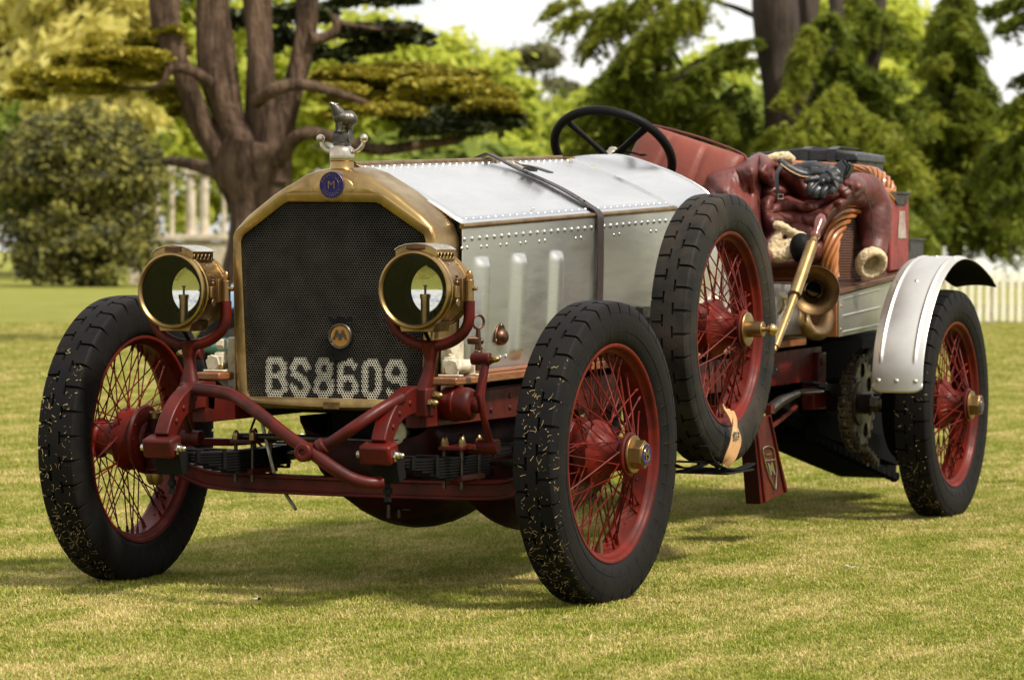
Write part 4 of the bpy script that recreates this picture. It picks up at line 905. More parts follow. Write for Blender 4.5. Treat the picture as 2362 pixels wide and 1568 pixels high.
# ---------------------------------------------------------------- chain drive
sc = at(1981, 930, 'y', .47); b = MB(); T_ = 26; R0, R1 = .170, .188; vs = []; 
for yy in (-.007, .007):
    for rr in ('in', 'out'):
        for i in range(T_ * 4):
            a = 2 * math.pi * i / (T_ * 4); r = .166 if rr == 'in' else (R1 if i % 4 in (1, 2) else R0); vs.append(sc + V((r * math.cos(a), yy, r * math.sin(a))))
m = T_ * 4
for i in range(m):
    j = (i + 1) % m; b.f += [(i, j, m + j, m + i), (2 * m + i, 3 * m + i, 3 * m + j, 2 * m + j), (m + i, m + j, 3 * m + j, 3 * m + i), (i, 2 * m + i, 2 * m + j, j)]
b.v += [tuple(p) for p in vs]
for yy in (-.006, .006):
    NR, NT = 16, 144; o0 = len(b.v); b.v += [tuple(sc + V((lerp(.06, .170, r / NR) * math.cos(2 * math.pi * t / NT), yy, lerp(.06, .170, r / NR) * math.sin(2 * math.pi * t / NT)))) for r in range(NR + 1) for t in range(NT)]
    for r in range(NR):
        for t in range(NT):
            rr_ = lerp(.06, .170, (r + .5) / NR); aa_ = 2 * math.pi * (t + .5) / NT; x_, z_ = rr_ * math.cos(aa_), rr_ * math.sin(aa_)
            if min(math.hypot(x_ - .128 * math.cos(q), z_ - .128 * math.sin(q)) for q in [2 * math.pi * k / 8 + .2 for k in range(8)]) > .029: b.f.append((o0 + r * NT + t, o0 + r * NT + (t + 1) % NT, o0 + (r + 1) * NT + (t + 1) % NT, o0 + (r + 1) * NT + t))
b.lathe([(-.012, .03), (-.012, .085), (.012, .085), (.014, .03)], sc, (0, 1, 0), 32); spk_o = C_(b, 'chain_sprocket', 'sprocket_steel')
b = MB()
for k in range(9): b.lathe([(.012 + k * .0045, .038), (.014 + k * .0045, .041), (.016 + k * .0045, .038)], sc, (0, 1, 0), 24)
b.cyl(sc + V((0, .05, 0)), sc + V((0, .085, 0)), .03, n=6); b.cyl(sc + V((0, .05, 0)), sc + V((0, .17, 0)), .020, n=12); C_(b, 'sprocket_hub', 'sprocket_steel', parent=spk_o)
b = MB(); rr = V((-WB, .47, Z0)); pts = []
for a in np.linspace(math.radians(95), math.radians(268), 26): pts.append(sc + V((-R0 * math.cos(a) * -1, 0, R0 * math.sin(a))) if False else sc + V((R0 * 1.01 * math.cos(math.pi - a) , 0, R0 * 1.01 * math.sin(a))))
# chain wraps the front (+x) half of the sprocket and runs back to the wheel
pts = [sc + V((R0 * 1.02 * math.sin(a), 0, R0 * 1.02 * math.cos(a))) for a in np.linspace(-.1, math.pi + .15, 28)]
pts = [V((-WB - .02, sc.y, Z0 + .20)) + (pts[0] - V((-WB - .02, sc.y, Z0 + .20))) * k / 9 for k in range(9)] + pts + [pts[-1] + (V((-WB - .1, sc.y, Z0 - .24)) - pts[-1]) * k / 9 for k in range(1, 10)]
step_ = .0
for i in range(len(pts) - 1):
    p0, p1 = pts[i], pts[i + 1]; up = V((0, 1, 0)); o_ = .010 if i % 2 else .014
    for sg in (1, -1): b.beam(p0 + up * o_ * 1.5 * sg, p1 + up * o_ * 1.5 * sg, .032, .005, up=up)
    b.cyl(p0 - up * .026, p0 + up * .026, .009, n=8)
C_(b, 'drive_chain', 'chain', kind='stuff')
b = MB(); b.lathe([(-.03, .12), (-.03, .205), (-.02, .215), (.03, .215), (.04, .205), (.04, .12)], (-WB, .625, Z0), (0, 1, 0), 40, True); b.lathe([(-.02, .03), (-.02, .13), (.02, .13), (.02, .03)], (-WB, .625, Z0), (0, 1, 0), 30, True)
for k in range(20): a = 2 * math.pi * k / 20; b.cyl((-WB + .21 * math.cos(a), .62, Z0 + .21 * math.sin(a)), (-WB + .228 * math.cos(a), .62, Z0 + .228 * math.sin(a)), .010, n=6)
C_(b, 'rear_drum', 'dark', bevel=.002)
b = MB(); b.beam((-WB, -.72, Z0), (-WB, .72, Z0), .07, .07); C_(b, 'rear_axle', 'red_dark', bevel=.005)
b = MB()
for s in (1, -1):
    for k in range(6): b.ribbon([V((x, .43 * s, .50 - .009 * k + .03 * ((x + WB) / .6) ** 2)) for x in np.linspace(-WB - .6 + .07 * k, -WB + .6 - .07 * k, 9)], [(0, 0, 1)] * 9, .05, .007)
C_(b, 'rear_springs', 'black', kind='stuff')
b = MB(); b.beam((-2.95, .30, .46), (-WB + .1, .30, .36), .05, .06); b.tube([(-3.0, .28, .42), (-3.2, .28, .38), (-3.4, .28, .34)], .03); C_(b, 'radius_arm', 'dark', bevel=.01)
b = MB(); q0 = at(1872, 1008, 'y', .33); q1 = at(2062, 1098, 'y', .33)
for k in range(16): p = q0.lerp(q1, k / 15); b.cyl(p + V((0, -.02, .0)), p + V((0, .02, .0)), .017, n=6); b.cyl(p + V((0, -.012, -.012)), p + V((0, .012, -.012)), .012, n=6)
b.beam(q0, q1, .035, .03); b.beam(q0 + V((0, 0, .06)), q1 + V((0, 0, .09)), .05, .09)
C_(b, 'lower_chain_run', 'dark', kind='stuff')
b = MB(); b.prism([at(u, v, 'y', .30) for u, v in ((1908, 792), (1903, 985), (1874, 1000), (1880, 1022), (2000, 1076), (2068, 1104), (2085, 800))], (0, -.25, 0)); C_(b, 'drive_and_shade_mass', 'dark', bevel=.01)  # added black slab: drive parts and the shade around them in one silhouette
# ---------------------------------------------------------------- bulb horn and hand pump
hc = at(1880, 670, 'y', .56); hn = V((.93, .37, -.02)).normalized()
Hr = .5 * 116 / (CAM_F / 11.6) * 1.02
b = MB(); prof = [(.012, Hr * .985), (.015, Hr), (.012, Hr * 1.01), (.004, Hr * .97), (-.012, Hr * .78), (-.03, Hr * .60), (-.055, Hr * .47), (-.085, Hr * .39), (-.11, Hr * .36)]
b.lathe_open(prof, hc, hn, 48); hb = C_(b, 'bulb_horn', 'brass_dull', solid=.0015, ang=60)
b = MB(); b.lathe([(-.10, Hr * .35), (-.101, 1e-6)], hc, hn, 24); C_(b, 'horn_throat', 'dark', parent=hb)
s_ = hc - hn * .105; b = MB(); lo = at(1880, 755, 'y', .50)
pts = [s_, s_ - hn * .05 + V((0, 0, -.02)), at(1905, 700, 'y', .47), at(1908, 735, 'y', .49), at(1895, 765, 'y', .50), at(1872, 766, 'y', .50), at(1857, 745, 'y', .49), at(1853, 705, 'y', .47), at(1853, 640, 'y', .46), at(1850, 600, 'y', .46)]
b.tube(spline(pts, 7), lin([.026, .026, .026, .027, .028, .027, .024, .020, .016, .014], 7), 16); C_(b, 'horn_tube', 'brass_dull', parent=hb)
bc = at(1848, 570, 'y', .47); b = MB(); b.sph(bc, 1, 24, 16, (.043, .043, .052)); b.lathe([(-.055, .030), (-.05, .022), (-.04, .036)], bc, (0, 0, 1), 20); C_(b, 'rubber_bulb', 'rubber', parent=hb)
py = .58; t0 = at(1872, 567, 'y', py); t1 = at(1832, 683, 'y', py); t2 = at(1788, 800, 'y', py); dr = (t0 - t1).normalized()
b = MB(); b.cyl(t1, t0, .0215, n=24); b.lathe([(0, .022), (.006, .0235), (.012, .019), (.022, .016), (.03, .014), (.05, .012)], t0 - dr * .002, dr, 24); pm = C_(b, 'hand_pump', 'brass', bevel=.0008)
C_(MB().cyl(t2, t1, .0135, .0155, n=20), 'pump_tube', 'brass', parent=pm); C_(MB().torus(t1 + dr * .003, dr, .0225, .0022, 28, 8), 'pump_ring', 'black', parent=pm)
b = MB(); b.lathe([(.04, .014), (.05, .019), (.060, .019), (.066, .012), (.085, .013), (.115, .021), (.135, .0215), (.155, .014), (.162, .001)], t0, dr, 20); C_(b, 'wooden_handle', mat('polished_mahogany', (.16, .035, .02), (.10, .02, .012), .25, .35, 0, 30, coat=.5), parent=pm)
b = MB(); q = at(1806, 682, 'y', .50); b.tube([q, at(1822, 686, 'y', .56)], .009, 10); b.cyl(q + V((0, 0, -.012)), q + V((0, 0, .012)), .012, n=10); C_(b, 'pump_clamp', 'pump_cream', parent=pm, bevel=.001)
C_(MB().tube(spline([at(1806, 685, 'y', .46), at(1808, 700, 'y', .46), at(1803, 715, 'y', .45), at(1796, 722, 'y', .43)], 5), .006, 8), 'hose_hook', 'brass', parent=pm)
C_(MB().cyl(t2 - dr * .02, t2, .009), 'pump_foot', 'brass_dull', parent=pm)

# ================================================================== THINGS CARRIED ON THE CAR
PX = lambda n, d=12.2: n * d / CAM_F            # n photo pixels at distance d, in metres
# wicker bucket seat
ws = empty('wicker_seat', (-3.07, .28, .905), 'orange wicker bucket seat half covered by a leather coat', 'wicker seat')
rimp = [at(1917, 640, 'y', .485), at(1914, 600, 'y', .487), at(1920, 548, 'y', .49), at(1937, 510, 'y', .49), at(1962, 482, 'y', .49), at(2000, 466, 'y', .49), at(2030, 456, 'y', .485), at(2048, 452, 'y', .47), at(2043, 425, 'x', -3.80), at(2015, 399, 'x', -3.88), at(1970, 390, 'x', -3.92), at(1925, 386, 'x', -3.93), at(1875, 384, 'x', -3.93), at(1830, 383, 'x', -3.90), at(1790, 386, 'x', -3.8), at(1760, 400, 'x', -3.6)]
rp_ = spline(rimp, 10); k = len(rp_); strands = MB(); sc_k = lambda i: 1.0 if i < 80 else max(.5, 1 - (i - 80) * .03)
sc_k = lambda i: 1.0 if i < 80 else max(.55, 1 - (i - 80) * .03)
for sidx in range(8):
    pts = []
    for i in range(k):
        d = (rp_[min(i + 1, k - 1)] - rp_[max(i - 1, 0)]).normalized(); n1 = d.cross(V((0, 1, .3))).normalized(); n2 = d.cross(n1)
        ph = i * .17 + 2 * math.pi * sidx / 8; pts.append(rp_[i] + n1 * (.030 * sc_k(i) * math.cos(ph)) + n2 * (.024 * sc_k(i) * math.sin(ph)))
    strands.tube(pts, [.0085 * sc_k(i) ** .6 for i in range(k)], 6)
local(strands, ws).build('braided_rim', 'wicker', ws, kind='stuff')
wv = MB(); dk = MB()
base = [at(1780, 650, 'x', -3.07), V((-3.07, .48, .905)), V((-3.78, .48, .925))]
yl_ = base[0].y
def weave(mb, P, rows, cols, r, amp):
    """P(u,v) -> point, normal"""
    for i in range(rows):
        v = (i + .5) / rows; pts = []
        for j in range(cols * 2 + 1):
            p, n = P(j / (cols * 2), v)
            if p is None: continue
            pts.append(p + n * amp * math.sin(math.pi * (j + .5 + i)))
        if len(pts) > 2: mb.tube(pts, r, 5, caps=False)
def front(u, v): return V((-3.07 + .02 * v, lerp(yl_, .48, u), .908 + .078 * v)), V((1, 0, 0))
weave(wv, front, 8, 26, .0052, .006)
topc = sorted([(p.x, p.z) for p in rp_[:62]], key=lambda q: -q[0])
def zt_at(x):
    for (xa, za), (xb, zb_) in zip(topc[:-1], topc[1:]):
        if xb <= x <= xa: return lerp(za, zb_, (xa - x) / (xa - xb + 1e-9))
    return topc[-1][1] if x < topc[-1][0] else topc[0][1]
def side(u, v):
    x = lerp(-3.085, -3.78, u); z = .91 + v * .36; return (V((x, .478 - .03 * v * 0, z)), V((0, 1, 0))) if z < zt_at(x) + .0 else (None, None)
weave(dk, side, 36, 34, .0050, .005)
for j in range(26): y = lerp(yl_, .475, j / 25); wv.cyl((-3.07, y, .905), (-3.05, y, .985), .0045, n=5)
local(wv, ws).build('front_weave', 'wicker', ws, kind='stuff'); local(dk, ws).build('side_weave', 'wicker_dark', ws, kind='stuff')
b = MB(); b.tube([V((-3.062, y, .985)) for y in np.linspace(yl_, .485, 12)], .009, 8); b.tube([V((-3.062, y, .912)) for y in np.linspace(yl_, .485, 12)], .010, 8); b.tube([V((-3.07, .487, z)) for z in (.905, .985)], .010, 8); local(b, ws).build('front_border', 'wicker', ws)
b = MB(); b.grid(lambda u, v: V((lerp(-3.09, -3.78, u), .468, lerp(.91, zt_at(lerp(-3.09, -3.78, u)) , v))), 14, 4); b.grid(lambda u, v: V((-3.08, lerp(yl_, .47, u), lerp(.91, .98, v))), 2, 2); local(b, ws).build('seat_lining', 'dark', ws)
b = MB(); b.grid(lambda u, v: rp_[min(len(rp_) - 1, 64 + int(u * (len(rp_) - 65)))].lerp(V((-3.75, lerp(.45, -.05, u), .95)), v), 40, 8); local(b, ws).build('seat_back_weave', 'wicker_dark', ws)

# leather coat thrown over the seat: folds are joined into one cloth body
ct = empty('leather_coat', (-3.2, .3, .95), 'oxblood leather flying coat with sheepskin lining thrown over the wicker seat', 'coat')
b = MB()
def ft(mb, pts, rs, n=10, k=5): mb.tube(spline([at(u, v, a, d_) for u, v, a, d_ in pts], k), lin([PX(r) for r in rs], k), n)
def fs_(mb, u, v, a, d_, rx, ry, rz=None):
    c = at(u, v, a, d_); mb.sph(c, 1, 20, 14, (PX(rz or rx), PX(rx), PX(ry)))

OUTL = [(1598, 440), (1606, 417), (1630, 401), (1657, 392), (1690, 386), (1724, 374), (1745, 362), (1756, 360), (1777, 372), (1800, 377), (1817, 384), (1858, 396), (1925, 405), (1985, 415), (1990, 440), (1960, 462), (1945, 474), (1921, 498), (1908, 518), (1898, 548), (1898, 590), (1884, 602), (1841, 610), (1790, 612), (1757, 620), (1700, 630), (1640, 600), (1600, 500)]
OUTL = [(q.x, q.y) for q in spline([V((u, v, 0)) for u, v in OUTL + OUTL[:1]], 3)[:-1]]
CTRL = [(1610, 430, -2.78), (1660, 450, -2.62), (1700, 500, -2.56), (1740, 580, -2.52), (1742, 400, -2.68), (1752, 365, -2.80), (1765, 430, -2.86), (1768, 510, -2.78), (1800, 395, -2.95), (1830, 440, -3.03), (1850, 480, -2.95), (1900, 440, -3.06), (1800, 540, -2.84), (1850, 560, -2.92), (1890, 580, -2.96), (1900, 520, -2.93), (1930, 460, -2.92), (1970, 435, -2.98)]
FOLDS = [([(1752, 366), (1748, 404), (1757, 431), (1753, 471), (1760, 518), (1768, 565)], 8, .055), ([(1752, 417), (1777, 433), (1795, 424)], 9, .045), ([(1784, 389), (1807, 417), (1834, 447), (1868, 462), (1893, 460)], 8, .045), ([(1758, 453), (1787, 446), (1803, 452)], 6, .035), ([(1777, 484), (1791, 461), (1824, 450), (1858, 473)], 5, .025), ([(1775, 494), (1824, 487), (1868, 489), (1908, 473), (1938, 452)], 6, .028),
         ([(1889, 550), (1912, 511), (1930, 480)], 6, .030), ([(1696, 392), (1712, 430), (1718, 540)], 2.2, .006), ([(1640, 430), (1668, 470), (1672, 530)], 8, .012), ([(1800, 525), (1840, 514), (1880, 522), (1900, 505)], 5, .012), ([(1850, 405), (1880, 430), (1925, 440)], 6, .016), ([(1775, 575), (1800, 560), (1850, 566), (1890, 556)], 7, .03), ([(1730, 400), (1728, 450), (1738, 520)], 7, .014), ([(1765, 395), (1775, 412)], 5, .02), ([(1895, 480), (1930, 462), (1965, 455)], 4, .014), ([(1810, 500), (1850, 505)], 4, .008)]
def seg_dist(U, Vv, pl, closed=False):
    best = np.full(U.shape, 1e9); pl = list(pl) + ([pl[0]] if closed else [])
    for (ax_, ay_), (bx_, by_) in zip(pl[:-1], pl[1:]):
        ex, ey = bx_ - ax_, by_ - ay_; tt = np.clip(((U - ax_) * ex + (Vv - ay_) * ey) / (ex * ex + ey * ey + 1e-9), 0, 1); best = np.minimum(best, np.hypot(U - ax_ - tt * ex, Vv - ay_ - tt * ey))
    return best
def in_poly(U, Vv, pl):
    c = np.zeros(U.shape, bool)
    for (ax_, ay_), (bx_, by_) in zip(pl, pl[1:] + pl[:1]): c ^= ((ay_ > Vv) != (by_ > Vv)) & (U < (bx_ - ax_) * (Vv - ay_) / (by_ - ay_ + 1e-12) + ax_)
    return c
st_ = 2.6; us = np.arange(1590, 2000, st_); vs_ = np.arange(352, 640, st_); U, Vv = np.meshgrid(us, vs_, indexing='ij'); ins = in_poly(U, Vv, OUTL); dd_ = seg_dist(U, Vv, OUTL, True); sdn = np.where(ins, dd_, -dd_)
w_ = np.zeros(U.shape); X = np.zeros(U.shape)
for u, v, x in CTRL: ww = 1 / (((U - u) ** 2 + (Vv - v) ** 2) + 300) ** 1.5; w_ += ww; X += ww * x
X /= w_; q_ = np.clip(sdn / 16, 0, 1); X += -.085 + .085 * np.sqrt(1 - (1 - q_) ** 2); X = np.where(sdn < 0, X + sdn * .02, X)
for pl, wd, dp in FOLDS:
    sp_l = [(q.x, q.y) for q in spline([V((a_, b__, 0)) for a_, b__ in pl], 5)]; q_ = seg_dist(U, Vv, sp_l) / wd; X += -1.5 * dp * np.exp(-q_ ** 1.2) + dp * .30 * np.exp(-((q_ - 2.4) / 1.1) ** 2)
wr = np.array([[(1 - abs(mnoise.noise(V((u * .028, v * .028, 3))))) ** 5 * .006 + (1 - abs(mnoise.noise(V((u * .075 + 9, v * .055, 7))))) ** 6 * .004 for v in vs_] for u in us]); X += wr
keep = sdn > -6; idx = -np.ones(U.shape, int); b = MB(); vv_ = []
for i in range(len(us)):
    for j in range(len(vs_)):
        if keep[i, j]: idx[i, j] = len(vv_); vv_.append(at(us[i], vs_[j], 'x', X[i, j]))
fs2 = [(idx[i, j], idx[i + 1, j], idx[i + 1, j + 1], idx[i, j + 1]) for i in range(len(us) - 1) for j in range(len(vs_) - 1) if min(idx[i, j], idx[i + 1, j], idx[i + 1, j + 1], idx[i, j + 1]) >= 0]
b.add(vv_, [tuple(int(k) for k in f) for f in fs2]); o = local(b, ct).build('coat_body', 'leather', ct, ang=180, solid=.012); sm_ = o.modifiers.new('s', 'SMOOTH'); sm_.iterations = 1; o.modifiers.move(1, 0)
b = MB()
# right sleeve hanging over the rim
ft(b, [(1925, 455, 'y', .47), (1955, 440, 'y', .50), (1990, 440, 'y', .52), (2012, 470, 'y', .54), (2018, 520, 'y', .555), (2017, 560, 'y', .56), (2013, 590, 'y', .565)], [26, 36, 44, 46, 42, 36, 33], 18, 7)
o = local(b, ct).build('coat_sleeve', 'leather', ct, remesh=.006, smooth=10, ang=180); displace(o, .012, .07, 'coat_wrinkle')
b = MB()
ft(b, [(1955, 425, 'y', .575), (1990, 440, 'y', .60), (2010, 490, 'y', .625), (2013, 550, 'y', .63)], [1.6, 1.6, 1.6, 1.6], 6)
local(b, ct).build('coat_seam', 'strap', ct)
b = MB(); cc = at(2010, 607, 'y', .60); ca = V((.62, .62, -.48)).normalized(); b.lathe([(-.030, .032), (-.032, .050), (-.018, .062), (.0, .065), (.016, .060), (.024, .050), (.018, .039), (.0, .034)], cc, ca, 36, True); o = local(b, ct).build('sleeve_cuff', 'wool', ct, sub=1, ang=180); displace(o, .009, .012, 'wool_lumps')
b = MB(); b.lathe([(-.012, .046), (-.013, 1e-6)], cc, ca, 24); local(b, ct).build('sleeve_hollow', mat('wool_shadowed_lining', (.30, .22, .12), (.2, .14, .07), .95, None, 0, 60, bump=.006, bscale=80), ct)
b = MB()
ft(b, [(1784, 518, 'x', -2.72), (1802, 522, 'x', -2.73), (1830, 538, 'x', -2.76), (1856, 545, 'x', -2.80)], [9, 11, 11, 9], 12)
ft(b, [(1800, 535, 'x', -2.74), (1786, 560, 'x', -2.72), (1772, 592, 'x', -2.70)], [11, 12, 12], 12)
ft(b, [(1772, 590, 'x', -2.70), (1800, 590, 'x', -2.71), (1832, 577, 'x', -2.73)], [12, 17, 14], 12); ft(b, [(1795, 568, 'x', -2.74), (1830, 562, 'x', -2.76)], [14, 14], 12)
ft(b, [(1815, 550, 'x', -2.76), (1840, 555, 'x', -2.78)], [9, 9], 12)
o = local(b, ct).build('sheepskin_lining', 'wool', ct, remesh=.005, smooth=2, ang=180); displace(o, .009, .012, 'wool_lumps')
b = MB(); ft(b, [(1768, 366, 'x', -2.92), (1790, 362, 'x', -2.95), (1815, 362, 'x', -2.98), (1830, 372, 'x', -3.0)], [8, 11, 13, 10], 12); o = local(b, ct).build('sheepskin_collar', 'wool', ct, remesh=.005, smooth=2, ang=180); displace(o, .009, .012, 'wool_lumps')
b = MB(); pts = [at(1803, 383, 'x', -2.80), at(1793, 400, 'x', -2.78), at(1792, 425, 'x', -2.77), at(1798, 448, 'x', -2.77)]; b.ribbon(spline(pts, 5), [(1, .1, .2)] * 16, PX(9), .004); o = local(b, ct).build('coat_strap', 'blackleather', ct)
b = MB(); q = at(1801, 454, 'x', -2.76); b.tube([q + V((0, y, z)) for y, z in ((-.010, .008), (.010, .008), (.010, -.008), (-.010, -.008), (-.010, .008))], .002, 6); local(b, ct).build('strap_buckle', 'nickel', ct)
# gloves and wallet
gl = empty('leather_gauntlet', at(1840, 400, 'x', -3.1), 'flat black leather gauntlet with tan lined cuff lying on the coat', 'glove'); b = MB()
ft(b, [(1796, 368, 'x', -2.84), (1815, 385, 'x', -2.84), (1842, 400, 'x', -2.86), (1872, 405, 'x', -2.88)], [6, 11, 12, 10], 12); ft(b, [(1830, 390, 'x', -2.88), (1875, 385, 'x', -2.90), (1925, 390, 'x', -2.92)], [11, 14, 9], 12); ft(b, [(1850, 378, 'x', -2.90), (1885, 374, 'x', -2.92)], [6, 5], 8); ft(b, [(1870, 398, 'x', -2.88), (1930, 400, 'x', -2.90)], [12, 8], 10)
local(b, gl).build('glove_body', 'blackleather', gl, remesh=.004, smooth=3, ang=180)
b = MB(); ft(b, [(1800, 378, 'x', -2.80), (1825, 396, 'x', -2.80), (1855, 408, 'x', -2.82), (1886, 406, 'x', -2.84)], [1.8] * 4, 6); local(b, gl).build('cuff_binding', 'tan', gl)
gl2 = empty('leather_glove', at(1900, 430, 'x', -3.0), 'crumpled black leather glove with padded knuckles and curled fingers', 'glove'); b = MB()
fs_(b, 1912, 418, 'x', -2.88, 34, 20, 20); ft(b, [(1935, 400, 'x', -2.90), (1915, 412, 'x', -2.88)], [20, 22], 12)
for i, (u0, v0, u1, v1, u2, v2, r) in enumerate([(1880, 420, 1868, 432, 1868, 450, 9), (1895, 428, 1882, 442, 1881, 457, 9), (1913, 430, 1900, 442, 1897, 456, 8.5), (1930, 426, 1922, 438, 1918, 449, 8), (1888, 412, 1868, 414, 1855, 420, 7.5)]): ft(b, [(u0, v0, 'x', -2.85), (u1, v1, 'x', -2.82), (u2, v2, 'x', -2.82)], [r + 1, r, r - 1.5], 10)
for u, v in ((1897, 412), (1910, 408), (1923, 405)): fs_(b, u, v + 8, 'x', -2.83, 7, 9, 6)
local(b, gl2).build('glove_body', 'blackleather', gl2, remesh=.0032, smooth=2, ang=180)
b = MB(); ft(b, [(1924, 418, 'x', -2.82), (1930, 432, 'x', -2.82)], [4, 4], 8); local(b, gl2).build('wrist_tab', 'strap', gl2)
wl = empty('leather_wallet', at(1930, 385, 'x', -2.95), 'black leather folded wallet standing on edge behind the gloves', 'wallet')
b = MB(); q = [at(1893, 398, 'x', -2.93), at(1943, 368, 'x', -2.96), at(1962, 376, 'x', -2.96), at(1958, 392, 'x', -2.96), at(1948, 410, 'x', -2.95), at(1915, 412, 'x', -2.93)]; b.prism(q, (-.05, 0, -.006)); local(b, wl).build('wallet_cover', 'blackleather', wl, bevel=.004)
b = MB(); b.tube([at(1944, 370, 'x', -2.92), at(1954, 385, 'x', -2.92), at(1946, 408, 'x', -2.92)], .003, 6); b.tube([at(1953, 372, 'x', -2.92), at(1961, 384, 'x', -2.92), at(1952, 404, 'x', -2.92)], .003, 6); local(b, wl).build('wallet_fold', 'dark', wl)
# black folded hood box
xt = -4.02; hb_ = empty('black_trunk', (xt - .2, .25, 1.20), 'black leathercloth trunk with a rounded lid behind the wicker seat', 'trunk')
yL = at(1732, 350, 'x', xt).y; yR = at(1975, 350, 'x', xt).y; b = MB()
def lid(u, v): return V((xt - .38 * v, lerp(yL, yR, u), 1.43 + .012 * math.sin(math.pi * u) + .005 * math.sin(math.pi * v)))
b.prism([V((xt, yL, 1.10)), V((xt, yR, 1.10)), V((xt - .005, yR, 1.405)), V((xt - .005, lerp(yL, yR, .5), 1.415)), V((xt - .005, yL, 1.405))], (-.36, 0, 0)); local(b, hb_).build('trunk_body', 'blackleather', hb_, bevel=.006)
b = MB(); b.prism([V((xt + .012, yL - .008, 1.380)), V((xt + .012, yR + .010, 1.380)), V((xt + .012, yR + .006, 1.414)), V((xt + .012, lerp(yL, yR, .75), 1.432)), V((xt + .012, lerp(yL, yR, .45), 1.436)), V((xt + .012, yL, 1.416))], (-.385, 0, 0)); local(b, hb_).build('trunk_lid', 'blackleather', hb_, bevel=.008)
b = MB()
for f_ in (.52, .78): y = lerp(yL, yR, f_); b.ribbon([(xt + .016, y, 1.25), (xt + .016, y, 1.38), (xt + .016, y, 1.428), (xt - .05, y, 1.440), (xt - .3, y, 1.440)], [(1, 0, 0), (1, 0, 0), (.7, 0, .7), (0, 0, 1), (0, 0, 1)], .035, .004)
local(b, hb_).build('trunk_straps', 'blackleather', hb_)
b = MB(); b.box((-4.0, at(1790, 375, 'x', -4.0).y, at(1790, 372, 'x', -4.0).z), (.02, .13, .03)); local(b, hb_).build('trunk_tab', 'tan', hb_, bevel=.003) if False else None
# red petrol can
pc = empty('petrol_can', (-3.86, .42, .935), 'dented red petrol can with a faded pale label beside the coat sleeve', 'petrol can')
b = MB(); b.prism([(-3.72, .50, .940), (-3.97, .50, .948), (-3.97, .50, 1.250), (-3.72, .50, 1.248)], (0, -.17, 0)); local(b, pc).build('can_body', 'red_can', pc, bevel=.008)
b = MB(); b.prism([(-3.745, .503, 1.238), (-3.955, .503, 1.240), (-3.91, .503, 1.205), (-3.79, .503, 1.203)], (0, .003, 0)); b.prism([(-3.71, .506, 1.244), (-3.98, .506, 1.246), (-3.98, .506, 1.256), (-3.71, .506, 1.254)], (0, -.182, 0)); local(b, pc).build('can_rim', 'steel', pc, bevel=.002)
b = MB(); b.prism([(-3.81, .501, 1.07), (-3.925, .501, 1.072), (-3.90, .501, 1.180), (-3.83, .501, 1.178)], (0, .002, 0)); local(b, pc).build('can_label', mat('faded_grey_label', (.33, .29, .25), (.22, .12, .10), .7, None, 0, 30), pc, bevel=.001)
b = MB(); b.tube([(-3.77, .41, 1.255), (-3.77, .41, 1.285), (-3.90, .41, 1.285), (-3.90, .41, 1.255)], .007, 8); b.cyl((-3.94, .41, 1.25), (-3.94, .41, 1.28), .022); local(b, pc).build('can_handle', 'red_can', pc)
sc_ = empty('small_black_case', (-4.17, .38, .95), 'small black case with metal catch behind the red petrol can', 'case')
b = MB(); b.prism([(-4.0, .45, .95), (-4.34, .45, .965), (-4.34, .45, 1.072), (-4.0, .45, 1.068)], (0, -.20, 0)); local(b, sc_).build('case_body', 'blackleather', sc_, bevel=.005)
b = MB(); b.box((-4.13, .453, 1.045), (.03, .005, .05)); b.box((-4.17, .456, 1.069), (.35, .006, .008)); local(b, sc_).build('case_catch', 'steel', sc_, bevel=.001)

# ================================================================== SETTING
def ground_mat():
    m = bpy.data.materials.new('lawn'); m.use_nodes = True; nt = m.node_tree; N = nt.nodes; L = nt.links; b = N['Principled BSDF']; b.inputs['Roughness'].default_value = .9; b.inputs['Specular IOR Level'].default_value = .15
    g = N.new('ShaderNodeNewGeometry')
    def noise(sc, st=(1, 1, 1), det=5, rot=0):
        mp = N.new('ShaderNodeMapping'); mp.inputs['Scale'].default_value = st; mp.inputs['Rotation'].default_value = (0, 0, rot); L.new(g.outputs['Position'], mp.inputs[0])
        n = N.new('ShaderNodeTexNoise'); n.inputs['Scale'].default_value = sc; n.inputs['Detail'].default_value = det; n.inputs['Roughness'].default_value = .65; L.new(mp.outputs[0], n.inputs['Vector']); return n.outputs[0]
    def mixc(f, a, b_, lo, hi):
        r = N.new('ShaderNodeMapRange'); r.inputs[1].default_value = lo; r.inputs[2].default_value = hi; L.new(f, r.inputs[0])
        x = N.new('ShaderNodeMix'); x.data_type = 'RGBA'; L.new(r.outputs[0], x.inputs[0])
        for s, c in ((6, a), (7, b_)):
            if isinstance(c, tuple): x.inputs[s].default_value = (*c, 1)
            else: L.new(c, x.inputs[s])
        return x.outputs[2]
    c = mixc(noise(60, det=6), (.13, .15, .020), (.27, .27, .050), .35, .66)
    c2 = mixc(noise(140, det=4), (.24, .20, .06), (.42, .34, .13), .35, .65)
    c = mixc(noise(.8, st=(1, 2.5, 1), det=6, rot=.4), c, c2, .50, .72)
    c = mixc(noise(.10, st=(1, 6, 1), det=3, rot=-1.16), c, (.24, .25, .045), .45, .75)
    L.new(c, b.inputs['Base Color'])
    bp = N.new('ShaderNodeBump'); bp.inputs['Distance'].default_value = .02; L.new(noise(120, det=4), bp.inputs['Height']); L.new(bp.outputs[0], b.inputs['Normal'])
    return m
MT['lawn'] = ground_mat()
b = MB(); b.add([(-700, -700, 0), (500, -700, 0), (500, 700, 0), (-700, 700, 0)], [(0, 1, 2, 3)])
g = b.build('lawn', 'lawn', None, ang=0); g['kind'] = 'structure'; g['label'] = 'mown lawn, pale green patched with dry straw'
